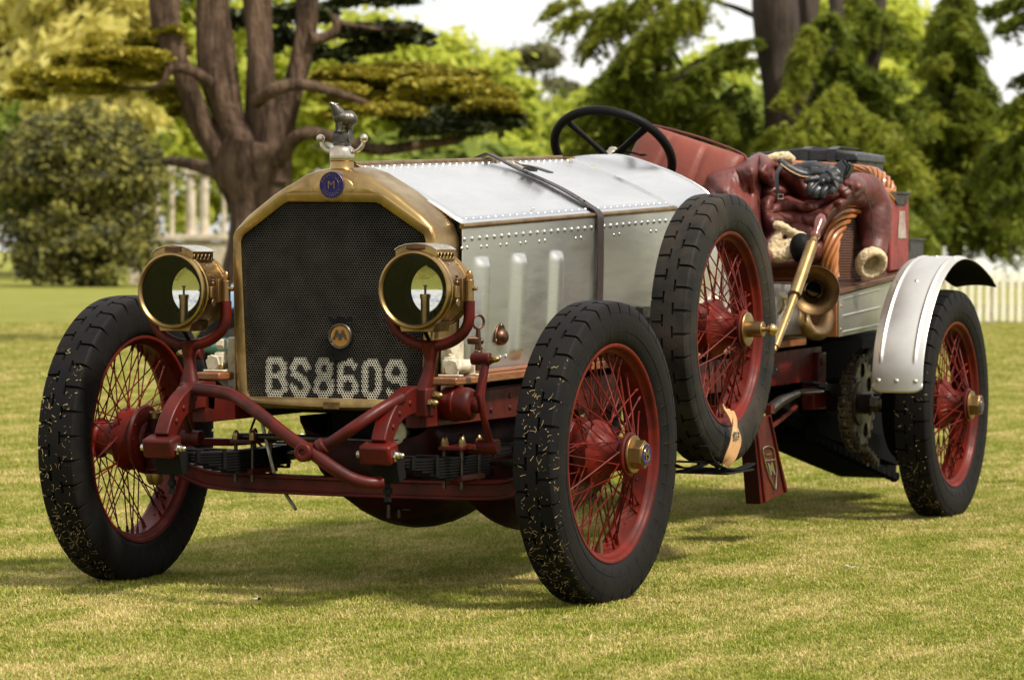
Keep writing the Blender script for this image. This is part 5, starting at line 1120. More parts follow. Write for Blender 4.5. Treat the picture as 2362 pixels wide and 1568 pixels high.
# ---- grass blades : tufts instanced on the near lawn
def blade_mat(name, stops, strawy):
    m = bpy.data.materials.new(name); m.use_nodes = True; nt = m.node_tree; N = nt.nodes; L = nt.links; b = N['Principled BSDF']; b.inputs['Roughness'].default_value = .55; b.inputs['Specular IOR Level'].default_value = .25
    ge = N.new('ShaderNodeNewGeometry'); oi = N.new('ShaderNodeObjectInfo')
    n = N.new('ShaderNodeTexNoise'); n.inputs['Scale'].default_value = 1.3; n.inputs['Detail'].default_value = 5; n.inputs['Roughness'].default_value = .7
    mp = N.new('ShaderNodeMapping'); mp.inputs['Scale'].default_value = (1, 2.2, 1); mp.inputs['Rotation'].default_value = (0, 0, .4)
    L.new(ge.outputs['Position'], mp.inputs[0]); L.new(mp.outputs[0], n.inputs['Vector'])
    a = N.new('ShaderNodeMath'); a.operation = 'ADD'; L.new(ge.outputs['Random Per Island'], a.inputs[0]); s = N.new('ShaderNodeMapRange'); s.inputs[1].default_value = .38; s.inputs[2].default_value = .66; s.inputs[3].default_value = -.40; s.inputs[4].default_value = .40; L.new(n.outputs[0], s.inputs[0]); L.new(s.outputs[0], a.inputs[1])
    r = N.new('ShaderNodeValToRGB'); el = r.color_ramp.elements
    el[0].position = 0; el[0].color = (*stops[0], 1); el[1].position = 1; el[1].color = (*stops[-1], 1)
    for i, c in enumerate(stops[1:-1]): e = el.new((i + 1) / (len(stops) - 1)); e.color = (*c, 1)
    L.new(a.outputs[0], r.inputs[0]); L.new(r.outputs[0], b.inputs['Base Color'])
    t = N.new('ShaderNodeBsdfTranslucent'); L.new(r.outputs[0], t.inputs[0]); ms = N.new('ShaderNodeMixShader'); ms.inputs[0].default_value = .38
    L.new(b.outputs[0], ms.inputs[1]); L.new(t.outputs[0], ms.inputs[2]); L.new(ms.outputs[0], N['Material Output'].inputs[0]); return m
MT['blade'] = blade_mat('grass_blades', [(.17, .22, .022), (.27, .30, .035), (.36, .355, .060), (.50, .42, .14), (.68, .54, .26)], 0)
def tuft(n, rad, hmin, hmax):
    vs = []; fs = []
    for i in range(n):
        a = random.uniform(0, 6.283); r = rad * math.sqrt(random.random()); c = V((r * math.cos(a), r * math.sin(a), -.002)); h = random.uniform(hmin, hmax); w = random.uniform(.0009, .0018)
        a2 = random.uniform(0, 6.283); ln = V((math.cos(a2), math.sin(a2), 0)); lean = random.uniform(.1, 1.1); s_ = V((-ln.y, ln.x, 0)) * w; m_ = c + V((0, 0, h * .6)) + ln * h * lean * .35; t = c + V((0, 0, h * (1 - .25 * lean))) + ln * h * lean; o = len(vs)
        vs += [c - s_, c + s_, m_ + s_ * .8, m_ - s_ * .8, t]; fs += [(o, o + 1, o + 2, o + 3), (o + 3, o + 2, o + 4)]
    me = bpy.data.meshes.new('grass_tuft'); me.from_pydata([tuple(p) for p in vs], [], fs); me.materials.append(MT['blade']); return me
tc_ = bpy.data.collections.new('grass_tufts'); 
for i in range(6): tc_.objects.link(bpy.data.objects.new('grass_tuft', tuft(70, .035, .006, .017)))
def patch(name, poly, dens, seed, smin, smax):
    me = bpy.data.meshes.new(name); me.from_pydata([(x, y, .001) for x, y in poly], [], [tuple(range(len(poly)))]); o = bpy.data.objects.new(name, me); COL.objects.link(o); o['kind'] = 'stuff'; o['label'] = 'short blades of mown grass'; o['category'] = 'grass'
    ng = bpy.data.node_groups.new(name, 'GeometryNodeTree'); ng.interface.new_socket('Geometry', in_out='INPUT', socket_type='NodeSocketGeometry'); ng.interface.new_socket('Geometry', in_out='OUTPUT', socket_type='NodeSocketGeometry')
    N = ng.nodes; L = ng.links; gi = N.new('NodeGroupInput'); go = N.new('NodeGroupOutput'); d = N.new('GeometryNodeDistributePointsOnFaces'); d.inputs['Density'].default_value = dens; d.inputs['Seed'].default_value = seed
    ci = N.new('GeometryNodeCollectionInfo'); ci.inputs[0].default_value = tc_; ci.inputs['Separate Children'].default_value = True; ci.inputs['Reset Children'].default_value = True
    ip = N.new('GeometryNodeInstanceOnPoints'); ip.inputs['Pick Instance'].default_value = True
    rz = N.new('FunctionNodeRandomValue'); rz.data_type = 'FLOAT_VECTOR'; rz.inputs[0].default_value = (-.1, -.1, 0); rz.inputs[1].default_value = (.1, .1, 6.283)
    rs = N.new('FunctionNodeRandomValue'); rs.inputs[2].default_value = smin; rs.inputs[3].default_value = smax
    L.new(gi.outputs[0], d.inputs[0]); L.new(d.outputs[0], ip.inputs[0]); L.new(ci.outputs[0], ip.inputs['Instance']); L.new(rz.outputs[0], ip.inputs['Rotation']); L.new(rs.outputs[1], ip.inputs['Scale']); L.new(ip.outputs[0], go.inputs[0])
    md = o.modifiers.new('g', 'NODES'); md.node_group = ng; return o
def gp(u, v): p = at(u, v, 'z', 0); return (p.x, p.y)
patch('grass', [gp(-250, 1640), gp(2620, 1640), gp(2620, 1130), gp(-250, 1130)], 1100, 1, .8, 1.3)
patch('grass', [gp(-250, 1128), gp(2620, 1128), gp(2600, 880), gp(-250, 880)], 330, 2, 1.0, 1.6)
patch('grass', [gp(-250, 879), gp(2600, 879), gp(2600, 745), gp(-250, 745)], 45, 3, 1.6, 2.6)
# scattered long dry stems, daisies and a cigarette end
b = MB()
for i in range(420):
    u = random.uniform(-50, 2410); v = 1130 + 450 * random.random() ** .8; p = at(u, v, 'z', .012); a = random.uniform(0, 6.283); l = random.uniform(.012, .040); d = V((math.cos(a), math.sin(a), random.uniform(-.1, .25))) * l; s_ = V((-math.sin(a), math.cos(a), 0)) * random.uniform(.0006, .0012); m_ = p + d * .5 + s_ * random.uniform(-5, 5)
    b.add([p - s_, p + s_, m_ + s_, m_ - s_, p + d], [(0, 1, 2, 3), (3, 2, 4)])
o = b.build('dry_stems', 'straw', None, ang=0, kind='stuff'); o['category'] = 'straw'; o['label'] = 'loose dry grass stems on the lawn'
b = MB(); p = at(585, 1382, 'z', .010); b.cyl(p, p + V((.004, .018, .003)), .004, n=10); o = tag(b.build('cigarette_end', mat('white_paper', (.7, .68, .62), None, .8), None), 'tiny white cigarette end lying on the lawn before the car', 'litter')
b2 = MB(); b2.cyl(p + V((.004, .018, .003)), p + V((.0052, .0235, .004)), .0042, n=10); b2.build('burnt_tip', 'dark', o)
def daisy(u, v, lab):
    p = at(u, v, 'z', .02); b = MB()
    for q in range(5):
        c = p + V((random.uniform(-.02, .02), random.uniform(-.025, .025), random.uniform(0, .01)))
        for k in range(7): a = 2 * math.pi * k / 7; d = V((math.cos(a), math.sin(a), .3)) * .005; s_ = V((-math.sin(a), math.cos(a), 0)) * .0016; b.add([c - s_ * .4, c + s_ * .4, c + d + s_, c + d - s_], [(0, 1, 2, 3)])
    tag(b.build('clover_flowers', mat('white_petals', (.75, .75, .72), None, .7), None, ang=0), lab, 'flowers', 'small white flowers in the lawn')
daisy(1960, 1308, 'tiny white clover flowers alone on open lawn at the right'); daisy(1528, 1190, 'tiny white clover flowers beside the near front tyre')
# ---- picket fence
PF = 47.5
fence = empty('picket_fence', far(2300, 740, PF) , 'white wooden picket fence behind the rear wheel at the lawn edge', 'fence'); fence.location.z = 0
MT['white'] = mat('white_fence_paint', (.80, .76, .62), (.68, .62, .48), .6, None, 0, 8)
R3 = Matrix((CAM_R * 1, V((-CAM_D.x, -CAM_D.y, 0)).normalized(), V((0, 0, 1)))).transposed(); R3 = Matrix((V((CAM_R.x, CAM_R.y, 0)).normalized(), V((-CAM_D.x, -CAM_D.y, 0)).normalized(), V((0, 0, 1)))).transposed()
b = MB(); hw = .034; poly = [(-hw, .04), (hw, .04), (hw, .70), (hw * .62, .745), (0, .765), (-hw * .62, .745), (-hw, .70)]
b.prism([R3 @ V((x, 0, z)) for x, z in poly], R3 @ V((0, .018, 0))); pk = b.build('picket', 'white', fence, ang=0, bevel=.003)
for i in range(96):
    u = 1340 + i * 18.4; p = far(u, 600, PF) - fence.location; q = pk if i == 0 else pk.copy()
    if i: COL.objects.link(q); q.parent = fence
    q.location = (p.x, p.y, random.uniform(-.012, .008)); q.rotation_euler = (0, random.gauss(0, .006), random.gauss(0, .02))
pa = far(1320, 600, PF + .05); pb = far(3110, 600, PF + .05)
for z in (.20, .56): bb_ = MB(); bb_.beam((pa.x, pa.y, z), (pb.x, pb.y, z), .03, .07); local(bb_, fence).build('rail', 'white', fence)
for i in range(10): p = far(1340 + i * 190, 600, PF + .12); bb_ = MB(); bb_.box((p.x, p.y, .34), (.09, .09, .68), R3); local(bb_, fence).build('post', 'white', fence, bevel=.004)
# ---- trees
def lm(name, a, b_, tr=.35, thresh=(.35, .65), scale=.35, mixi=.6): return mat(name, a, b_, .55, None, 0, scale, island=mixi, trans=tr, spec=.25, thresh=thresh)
MT['leaf_lime'] = lm('lime_green_leaves', (.30, .38, .040), (.66, .66, .11), .55)
MT['leaf_yellow'] = lm('yellow_green_leaves', (.50, .46, .11), (.78, .70, .24), .6)
MT['leaf_mid'] = lm('mid_green_leaves', (.10, .155, .020), (.30, .34, .055), .45)
MT['leaf_cedar'] = lm('olive_cedar_needles', (.13, .12, .011), (.42, .34, .035), .3)
MT['leaf_cedar_shaded'] = lm('shaded_cedar_needles', (.018, .026, .007), (.05, .058, .013), .15)  # darkened copy of the cedar needles, shade of the pad undersides in the colour
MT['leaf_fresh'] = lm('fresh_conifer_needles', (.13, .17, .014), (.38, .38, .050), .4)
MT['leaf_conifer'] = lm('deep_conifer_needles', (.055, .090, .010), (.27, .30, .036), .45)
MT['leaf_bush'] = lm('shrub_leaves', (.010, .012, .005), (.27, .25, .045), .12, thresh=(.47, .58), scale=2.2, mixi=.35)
MT['leaf_pine'] = lm('scots_pine_needles', (.10, .105, .045), (.19, .18, .07), .3)
MT['bark'] = mat('cedar_bark', (.155, .100, .068), (.040, .025, .018), .9, None, 0, 2.2, stretch=(3, 3, .6), bump=.16, bscale=7, spec=.1)
MT['bark_dark'] = mat('dark_bark', (.055, .033, .021), (.018, .012, .008), .85, None, 0, 3, stretch=(3, 3, .5), bump=.05, bscale=5)
MT['bark_pale'] = mat('pale_bark', (.20, .15, .11), (.11, .08, .06), .85, None, 0, 3, stretch=(3, 3, .5))
def leaf_mesh(name, C, Nn, S, m, parent, label=None, jit=.7, asp=1.8):
    """C centres, Nn preferred normals, S sizes (numpy); a folded diamond for each leaf or needle tuft"""
    n = len(C); r = rng.normal(size=(n, 3)); nn = Nn + r * jit; nn /= np.linalg.norm(nn, axis=1)[:, None] + 1e-9
    t = np.cross(nn, rng.normal(size=(n, 3))); t /= np.linalg.norm(t, axis=1)[:, None] + 1e-9; b = np.cross(nn, t); S = S[:, None]
    vs = np.stack([C - t * S * asp / 2, C - b * S / 2 + nn * S * .12, C + t * S * asp / 2, C + b * S / 2 + nn * S * .12], 1).reshape(-1, 3)
    me = bpy.data.meshes.new(name); me.vertices.add(n * 4); me.vertices.foreach_set('co', vs.ravel().astype(np.float32))
    tri = np.array([[0, 1, 2], [0, 2, 3]]); idx = (np.arange(n)[:, None, None] * 4 + tri[None]).reshape(-1).astype(np.int32)
    me.loops.add(n * 6); me.loops.foreach_set('vertex_index', idx); me.polygons.add(n * 2); me.polygons.foreach_set('loop_start', np.arange(0, n * 6, 3, dtype=np.int32)); me.update(calc_edges=True); me.validate()
    if parent: me.transform(Matrix.Translation(-parent.location))
    return link(name, me, m, parent, ang=0, label=label)
def crown_pts(c, rad, clumps, per, cr, seed_r=1.0, shell=.55):
    """clumped crown: leaves gather in clumps spread near the crown's surface"""
    c = np.array(c); rad = np.array(rad); d = rng.normal(size=(clumps, 3)); d /= np.linalg.norm(d, axis=1)[:, None]; d[:, 2] = np.abs(d[:, 2]) * np.where(rng.random(clumps) < .75, 1, -1)
    rr = shell + (1.05 - shell) * rng.random(clumps) ** .6; cc = c + d * rad * rr[:, None]; k = rng.normal(size=(clumps, per, 3)) * cr * (.6 + .8 * rng.random((clumps, 1, 1))) * np.array([1, 1, .62])
    P = (cc[:, None] + k).reshape(-1, 3); Nn = (k / (np.linalg.norm(k, axis=2)[..., None] + 1e-6) * .8 + d[:, None] * .4 + np.array([0, 0, .5])).reshape(-1, 3); return P, Nn
def tree(name, label, cat, base, trunk, crowns, m, bark='bark', leaf=.2, group=None, n=4):
    root = empty(name, base, label, cat, group)
    b = MB()
    for pts, rs in trunk: b.tube(spline(pts, 6), lin(rs, 6), 12)
    local(b, root).build('trunk', bark, root)
    P = []; Q = []
    for c, rad, cl, per, cr in crowns: p, q = crown_pts(c, rad, cl, per, cr); P.append(p); Q.append(q)
    P = np.vstack(P); Q = np.vstack(Q); ok = P[:, 2] > .1; P = P[ok]; Q = Q[ok]
    leaf_mesh('crown', P, Q, leaf * (.6 + .8 * rng.random(len(P))), m, root); return root
def fz(u, v, d): return far(u, v, d)
def broad(label, u, d, top_v, w_px, m, leaf=.26, bot_v=560, bark='bark_pale', cl=60, per=110, name='broadleaf_tree', group='broadleaved trees behind the lawn'):
    """top_v: photo height of the top; w_px: crown width"""
    g0 = far(u, 575, d); base = V((g0.x, g0.y, 0)); top = far(u, top_v, d).z; wid = w_px * d / CAM_F; bot = max(.8, far(u, bot_v, d).z); cz = (top + bot) / 2; rz = (top - bot) / 2
    tr = [([base, base + V((.1, .1, cz * .5)), base + V((0, .2, cz))], [wid * .03 + .15, wid * .025 + .1, .08])]
    cr = [((base.x, base.y, cz), (wid / 2, wid / 2, rz), cl, per, min(wid, rz * 2) * .085)]
    for k in range(4): a = random.uniform(0, 6.28); cr.append(((base.x + wid * .28 * math.cos(a), base.y + wid * .28 * math.sin(a), lerp(bot, top, random.uniform(.3, .75))), (wid * .28, wid * .28, rz * .42), cl // 4, per, wid * .05))
    return tree(name, label, 'tree', base, tr, cr, m, bark, leaf, group)
# far belt of broadleaved trees
broad('hazy yellow green broadleaf tree at the far left edge', 60, 120, -420, 560, 'leaf_yellow', cl=110)
broad('yellow green broadleaf tree behind the cedar foliage on the left', 330, 130, -300, 420, 'leaf_lime', cl=90)
broad('pale yellow willow like tree left of the cedar trunks', 215, 105, -250, 300, 'leaf_yellow', cl=70)
broad('light green tree seen between the cedar trunks', 560, 140, -120, 360, 'leaf_lime', cl=80)
broad('bright lime tree just right of the cedar trunks', 860, 130, 60, 330, 'leaf_lime', cl=80)
broad('tall lime green tree with rounded top at the sky gap', 985, 140, 80, 260, 'leaf_lime', cl=70)
broad('green tree stepping down towards the sky gap', 1110, 145, 135, 230, 'leaf_lime', cl=60)
broad('low light green tree below the sky gap', 1235, 150, 235, 280, 'leaf_mid', cl=60)
broad('rounded light green tree left of the steering wheel', 1150, 120, 330, 240, 'leaf_lime', cl=60)
broad('pale green tree in the sky gap beside the pine', 1340, 160, 205, 200, 'leaf_pine', cl=50)
broad('light green tree behind the steering wheel', 1440, 130, 215, 300, 'leaf_lime', cl=70)
broad('bright green tree behind the dark limbs of the right cedar', 1610, 140, 130, 300, 'leaf_lime', cl=70)
broad('sunlit lime tree behind the three right trunks', 1960, 130, -60, 360, 'leaf_lime', cl=90)
broad('lime tree glimpsed behind the right conifer', 2160, 140, 230, 300, 'leaf_lime', cl=70)
broad('pale tree low at the far right edge', 2350, 135, 250, 240, 'leaf_lime', cl=60)
broad('dark shrubby tree filling the gap behind the bonnet', 1000, 90, 330, 520, 'leaf_mid', cl=90)
broad('dark green tree behind the seat and coat', 1700, 95, 240, 460, 'leaf_mid', cl=80)
broad('dark green tree low behind the fence', 2200, 100, 360, 420, 'leaf_mid', cl=80)
broad('deep green tree behind the left cedar foliage', 130, 118, 190, 420, 'leaf_mid', cl=80)
# far wood closing the lawn on both sides, reads as one mass
PW_ = []; QW_ = []
for k in range(26):
    u = (-3600 + k * 260) if k < 13 else (2750 + (k - 13) * 300); g0 = far(u, 575, 135 + 12 * (k % 3)); hh_ = random.uniform(3.2, 5.5); p, q = crown_pts((g0.x, g0.y, hh_ * .9), (4.2, 4.2, hh_), 40, 60, .55); PW_.append(p); QW_.append(q)
PW_ = np.vstack(PW_); QW_ = np.vstack(QW_); ok = PW_[:, 2] > 0; wd_ = leaf_mesh('distant_wood', PW_[ok], QW_[ok], .38 * (.6 + .8 * rng.random(ok.sum())), 'leaf_mid', None); wd_['kind'] = 'stuff'; wd_['label'] = 'far wood closing the lawn at both sides'; wd_['category'] = 'wood'
# slim pine in the sky gap
d = 170; g0 = far(1235, 575, d); bx = V((g0.x, g0.y, 0)); tp = far(1228, 150, d)
tree('pine_tree', 'slim scots pine with domed crown alone in the sky gap', 'tree', bx, [([bx, lerp(bx, tp, .6) + V((.2, .3, 0)), tp], [.35, .22, .1]), ([lerp(bx, tp, .75), far(1200, 150, d)], [.1, .05]), ([lerp(bx, tp, .7), far(1262, 160, d)], [.1, .05])],
     [((tp.x, tp.y, far(0, 128, d).z), (1.15, 1.2, .55), 34, 60, .22), (tuple(far(1195, 140, d)), (.6, .6, .3), 12, 60, .2), (tuple(far(1268, 140, d)), (.6, .6, .35), 12, 60, .2), (tuple(far(1280, 195, d)), (.6, .6, .3), 8, 50, .2)], 'leaf_pine', 'bark_pale', .14)
# cedar pads: flat plates of upright needle tufts
def pad_pts(c, rx, rz, n, tilt=0, ry=None, droop=.25):
    """c centre; rx half width across the view, rz thickness"""
    R_ = np.array(V((CAM_R.x, CAM_R.y, 0)).normalized()); Dd = np.array(V((CAM_D.x, CAM_D.y, 0)).normalized()); ry = ry or rx * .8
    k = max(6, n // 60); a = rng.random(k) * 6.283; r = np.sqrt(rng.random(k)); sx = r * np.cos(a); sy = r * np.sin(a)
    cx = np.repeat(sx, n // k); cy = np.repeat(sy, n // k); m = len(cx); px = cx * rx + rng.normal(size=m) * rx * .13; py = cy * ry + rng.normal(size=m) * ry * .13; q = (px / rx) ** 2 + (py / ry) ** 2
    lay = np.repeat(rng.integers(0, 3, k), n // k) - 1
    pz = rz * (.7 - .9 * q * droop * 2) + rng.normal(size=m) * rz * .16 + lay * rz * .55 + tilt * px; P = np.array(c) + px[:, None] * R_ + py[:, None] * Dd; P[:, 2] += pz
    Nn = np.zeros_like(P); Nn[:, 2] = 1; return P, Nn
d = 36; def_ = far
def pads(root, specs, d, m, leaf, name='foliage_pad', jit=.55, dens=1.0, tilt=0, asp=1.8):
    for (u, v, w, h, n) in specs:
        c = far(u, v, d + random.uniform(-1.2, 1.2)); P, Nn = pad_pts(c, w * d / CAM_F, h * d / CAM_F, int(n * dens), tilt + random.uniform(-.05, .05)); leaf_mesh(name, P, Nn, leaf * .8 * (.6 + .8 * rng.random(len(P))), m, root, jit=jit, asp=asp)
def stems(root, specs, d, bark, name, dz=0):
    for pts, ws_ in specs:
        P = [far(u, v, d + (q[2] if len(q) > 2 else 0)) for q in pts for u, v in [q[:2]]]; b = MB(); b.tube(spline(P, 9), lin([w * d / CAM_F / 2 for w in ws_], 9), 22); rr_ = max(ws_) * d / CAM_F / 2; b.v = [tuple(V(p) + V((mnoise.noise(V((p[0] * 3.5, p[1] * 3.5, p[2] * .9))), mnoise.noise(V((p[0] * 3.5 + 7, p[1] * 3.5, p[2] * .9))), 0)) * min(.10, rr_ * .35)) for p in b.v]
        local(b, root).build(name, bark, root)
g0 = far(600, 575, d); cedar = empty('cedar_tree', (g0.x, g0.y, 0), 'huge old cedar with many thick upright trunks rising from one bole', 'tree')
stems(cedar, [([(596, 900), (594, 700), (590, 560), (585, 470), (575, 400), (585, 330)], [240, 175, 140, 130, 165, 150]), ([(560, 470), (513, 375), (462, 290), (432, 205), (408, 130), (385, 60), (378, -60)], [90, 66, 50, 46, 46, 60, 80]), ([(585, 400), (553, 330), (508, 250), (486, 158), (486, 60), (486, -60)], [110, 80, 66, 60, 64, 66]), ([(565, 350, .6), (545, 260, .8), (530, 150, .8), (515, 40, .8), (508, -60, .8)], [50, 40, 36, 34, 34]), ([(610, 420), (612, 330), (603, 235), (597, 120), (596, 0), (596, -60)], [120, 86, 64, 58, 60, 60]), ([(625, 420, .4), (643, 320, .4), (668, 220, .4), (694, 130, .4), (710, 40, .4), (712, -60, .4)], [90, 70, 56, 52, 54, 58])], d, 'bark', 'trunk')
stems(cedar, [([(588, 235, -.6), (625, 212, -.8), (672, 196, -.8), (725, 200, -.6), (790, 220, -.3), (850, 240, 0)], [34, 32, 28, 26, 20, 10]), ([(640, 375, -.3), (672, 330, -.5), (705, 308, -.6), (745, 312, -.5), (800, 330, -.3), (880, 346, 0), (980, 332, .3), (1060, 322, .4), (1082, 295, .5)], [36, 34, 30, 28, 28, 26, 22, 18, 8]), ([(712, 90, .3), (745, 88, .4), (775, 68, .4), (768, 34, .4)], [30, 26, 20, 12]), ([(775, 50, .4), (820, 60, .5), (890, 68, .8), (950, 60, 1)], [16, 12, 8, 5]), ([(480, 190, -.3), (450, 168, -.5), (415, 158, -.5), (392, 165, -.5), (372, 195, -.5), (330, 205, -.4), (290, 203, -.3)], [30, 26, 22, 20, 14, 10, 7]), ([(398, 168, -.4), (388, 140, -.4), (385, 118, -.4)], [16, 12, 8]), ([(560, 440, .8), (500, 400, 1.5), (440, 378, 2.0), (380, 372, 2.5)], [40, 36, 30, 20])], d, 'bark', 'limb')
pads(cedar, [(360, 92, 62, 14, 2600), (330, 118, 95, 16, 3400), (230, 150, 95, 20, 3600), (290, 175, 90, 20, 3000), (120, 190, 80, 18, 3200), (190, 205, 90, 18, 2800), (60, 222, 45, 12, 1500), (400, 230, 50, 22, 1400), (430, 260, 40, 16, 900), (390, 75, 40, 9, 1200), (280, 132, 90, 12, 2600), (160, 178, 80, 12, 2200), (350, 160, 60, 10, 1400)], d, 'leaf_cedar', .062, dens=1.5)
pads(cedar, [(820, 175, 95, 13, 3000), (930, 168, 110, 14, 3400), (900, 205, 150, 16, 4200), (1030, 205, 100, 16, 3000), (1090, 235, 90, 14, 2600), (960, 240, 150, 16, 3600), (870, 262, 100, 14, 2600), (1110, 262, 80, 13, 2200), (780, 210, 60, 10, 1400), (760, 190, 60, 10, 1500), (1000, 180, 120, 12, 2600), (1060, 222, 110, 12, 2600), (840, 232, 90, 12, 2000), (1140, 250, 60, 12, 1500)], d + .5, 'leaf_cedar', .062, dens=1.5)
pads(cedar, [(1000, 275, 120, 16, 2600), (1120, 290, 75, 14, 1800), (1040, 305, 100, 14, 2200), (1160, 270, 40, 10, 900)], d + 1, 'leaf_cedar_shaded', .08)
pads(cedar, [(880, 75, 90, 14, 2200), (940, 95, 60, 14, 1500), (860, 115, 70, 14, 1500), (860, 4, 100, 12, 1800), (930, -8, 70, 10, 1400), (700, 40, 70, 20, 1500), (640, 110, 60, 30, 1300), (760, 130, 50, 16, 900), (550, 60, 60, 30, 900)], d + 1.5, 'leaf_cedar_shaded', .08)
# right cedar, its drooping sprays
def sprays(root, specs, d, m, leaf, name='foliage_spray', dens=1.0):
    """(u0,v0,u1,v1,n,spread): needle tufts hanging along an arching branchlet"""
    R_ = np.array(V((CAM_R.x, CAM_R.y, 0)).normalized()); Dd = np.array(V((CAM_D.x, CAM_D.y, 0)).normalized())
    for (u0, v0, u1, v1, n, sp) in specs:
        n = int(n * dens * 2.2); p0 = np.array(far(u0, v0, d + random.uniform(-1.5, 1.5))); p1 = np.array(far(u1, v1, d + random.uniform(-1.5, 1.5))); tw = max(8, n // 42); t = rng.random(tw); side = rng.normal(size=tw); w = sp * d / CAM_F
        ax0 = (p1 - p0) / np.linalg.norm(p1 - p0); c = p0 + (p1 - p0) * t[:, None] + R_ * (rng.normal(size=tw) * w * .25)[:, None] + Dd * (rng.normal(size=tw) * w * .8)[:, None]; c[:, 2] += rng.normal(size=tw) * w * .22
        k = n // tw; s = rng.random((tw, k)); dr_ = ax0[None] * .55 + R_[None] * (side * .75)[:, None] + Dd[None] * (rng.normal(size=tw) * .6)[:, None]; dr_ /= np.linalg.norm(dr_, axis=1)[:, None]; ln = w * (.8 + .9 * rng.random(tw))
        P = c[:, None] + dr_[:, None] * (s * ln[:, None])[..., None] + rng.normal(size=(tw, k, 3)) * w * np.array([.06, .06, .028]); P[..., 2] -= (s ** 1.7) * (ln * .75)[:, None]; P = P.reshape(-1, 3); Nn = np.zeros_like(P); Nn[:, 2] = 1
        leaf_mesh(name, P, Nn, leaf * .48 * (.5 + .9 * rng.random(len(P))), m, root, jit=.45, asp=4.5)
d = 56; g0 = far(1815, 575, d); rc = empty('cedar_tree', (g0.x, g0.y, 0), 'dark drooping cedar with a thick straight trunk behind the seat and trunk', 'tree')
stems(rc, [([(1815, 760), (1815, 560), (1822, 330), (1808, 230), (1797, 120), (1788, 0), (1782, -80)], [150, 130, 120, 104, 96, 98, 92]), ([(1835, 330, .6), (1858, 240, .8), (1862, 120, .8), (1866, -60, .8)], [70, 56, 50, 48]), ([(1850, 330, 1), (1905, 200, 1.2), (1925, 90, 1.2), (1925, -60, 1.2)], [50, 40, 40, 40]), ([(1975, 380, 1.5), (2003, 220, 1.6), (2022, 100, 1.6), (2030, -60, 1.6)], [30, 32, 32, 32])], d, 'bark_dark', 'trunk')
stems(rc, [([(1770, 92, 0), (1745, 95, -1), (1700, 108, -2), (1650, 128, -2), (1600, 160, -3), (1550, 190, -3)], [22, 18, 15, 13, 10, 5]), ([(1775, 148, 0), (1730, 143, -1), (1690, 150, -1), (1640, 168, -2), (1560, 205, -3), (1480, 250, -3)], [22, 17, 14, 13, 10, 5]), ([(1850, 70, .5), (1900, 110, -1), (1950, 130, -2)], [20, 14, 8]), ([(2020, 95, 1.5), (2060, 90, 1), (2110, 105, .5)], [14, 9, 5]), ([(1790, 60, 0), (1700, 20, -2), (1600, -10, -2)], [18, 12, 6])], d + 2.2, 'bark_dark', 'limb')
sprays(rc, [(1520, -10, 1300, 50, 1500, 34), (1560, -20, 1380, 60, 1700, 38), (1600, -10, 1480, 90, 1900, 42), (1590, 20, 1450, 130, 1500, 36), (1640, -10, 1560, 60, 1100, 34), (1340, -10, 1260, 25, 500, 22), (1440, 40, 1350, 110, 900, 30)], d, 'leaf_fresh', .075)
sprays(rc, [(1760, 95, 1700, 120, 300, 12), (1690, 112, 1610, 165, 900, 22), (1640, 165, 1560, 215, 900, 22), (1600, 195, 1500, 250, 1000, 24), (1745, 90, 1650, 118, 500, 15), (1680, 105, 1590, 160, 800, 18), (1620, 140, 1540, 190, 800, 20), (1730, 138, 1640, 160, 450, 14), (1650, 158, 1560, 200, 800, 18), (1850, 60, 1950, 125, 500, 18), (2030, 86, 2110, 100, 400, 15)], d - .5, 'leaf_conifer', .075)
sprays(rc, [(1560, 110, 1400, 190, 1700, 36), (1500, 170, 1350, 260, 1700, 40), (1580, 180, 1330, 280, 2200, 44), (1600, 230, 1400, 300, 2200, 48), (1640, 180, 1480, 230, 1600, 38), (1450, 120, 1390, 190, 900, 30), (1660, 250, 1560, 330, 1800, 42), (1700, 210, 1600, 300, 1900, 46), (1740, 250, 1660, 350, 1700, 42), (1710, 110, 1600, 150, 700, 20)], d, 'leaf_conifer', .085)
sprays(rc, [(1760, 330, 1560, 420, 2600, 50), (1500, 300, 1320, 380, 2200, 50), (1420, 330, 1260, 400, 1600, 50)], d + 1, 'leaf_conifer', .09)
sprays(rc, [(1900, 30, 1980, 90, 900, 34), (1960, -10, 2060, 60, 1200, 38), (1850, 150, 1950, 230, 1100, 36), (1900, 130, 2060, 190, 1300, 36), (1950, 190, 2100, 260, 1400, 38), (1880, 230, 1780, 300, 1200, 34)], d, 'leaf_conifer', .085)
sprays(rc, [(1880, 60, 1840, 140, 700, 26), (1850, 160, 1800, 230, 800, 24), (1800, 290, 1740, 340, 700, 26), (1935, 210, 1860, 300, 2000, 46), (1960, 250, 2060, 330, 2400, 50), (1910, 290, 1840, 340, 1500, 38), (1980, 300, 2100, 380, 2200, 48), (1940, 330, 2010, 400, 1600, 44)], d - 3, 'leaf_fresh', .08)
sprays(rc, [(1760, 400, 1900, 500, 1500, 60), (1980, 380, 2120, 460, 2200, 52), (2000, 440, 2120, 540, 2200, 52)], d, 'leaf_conifer', .09)
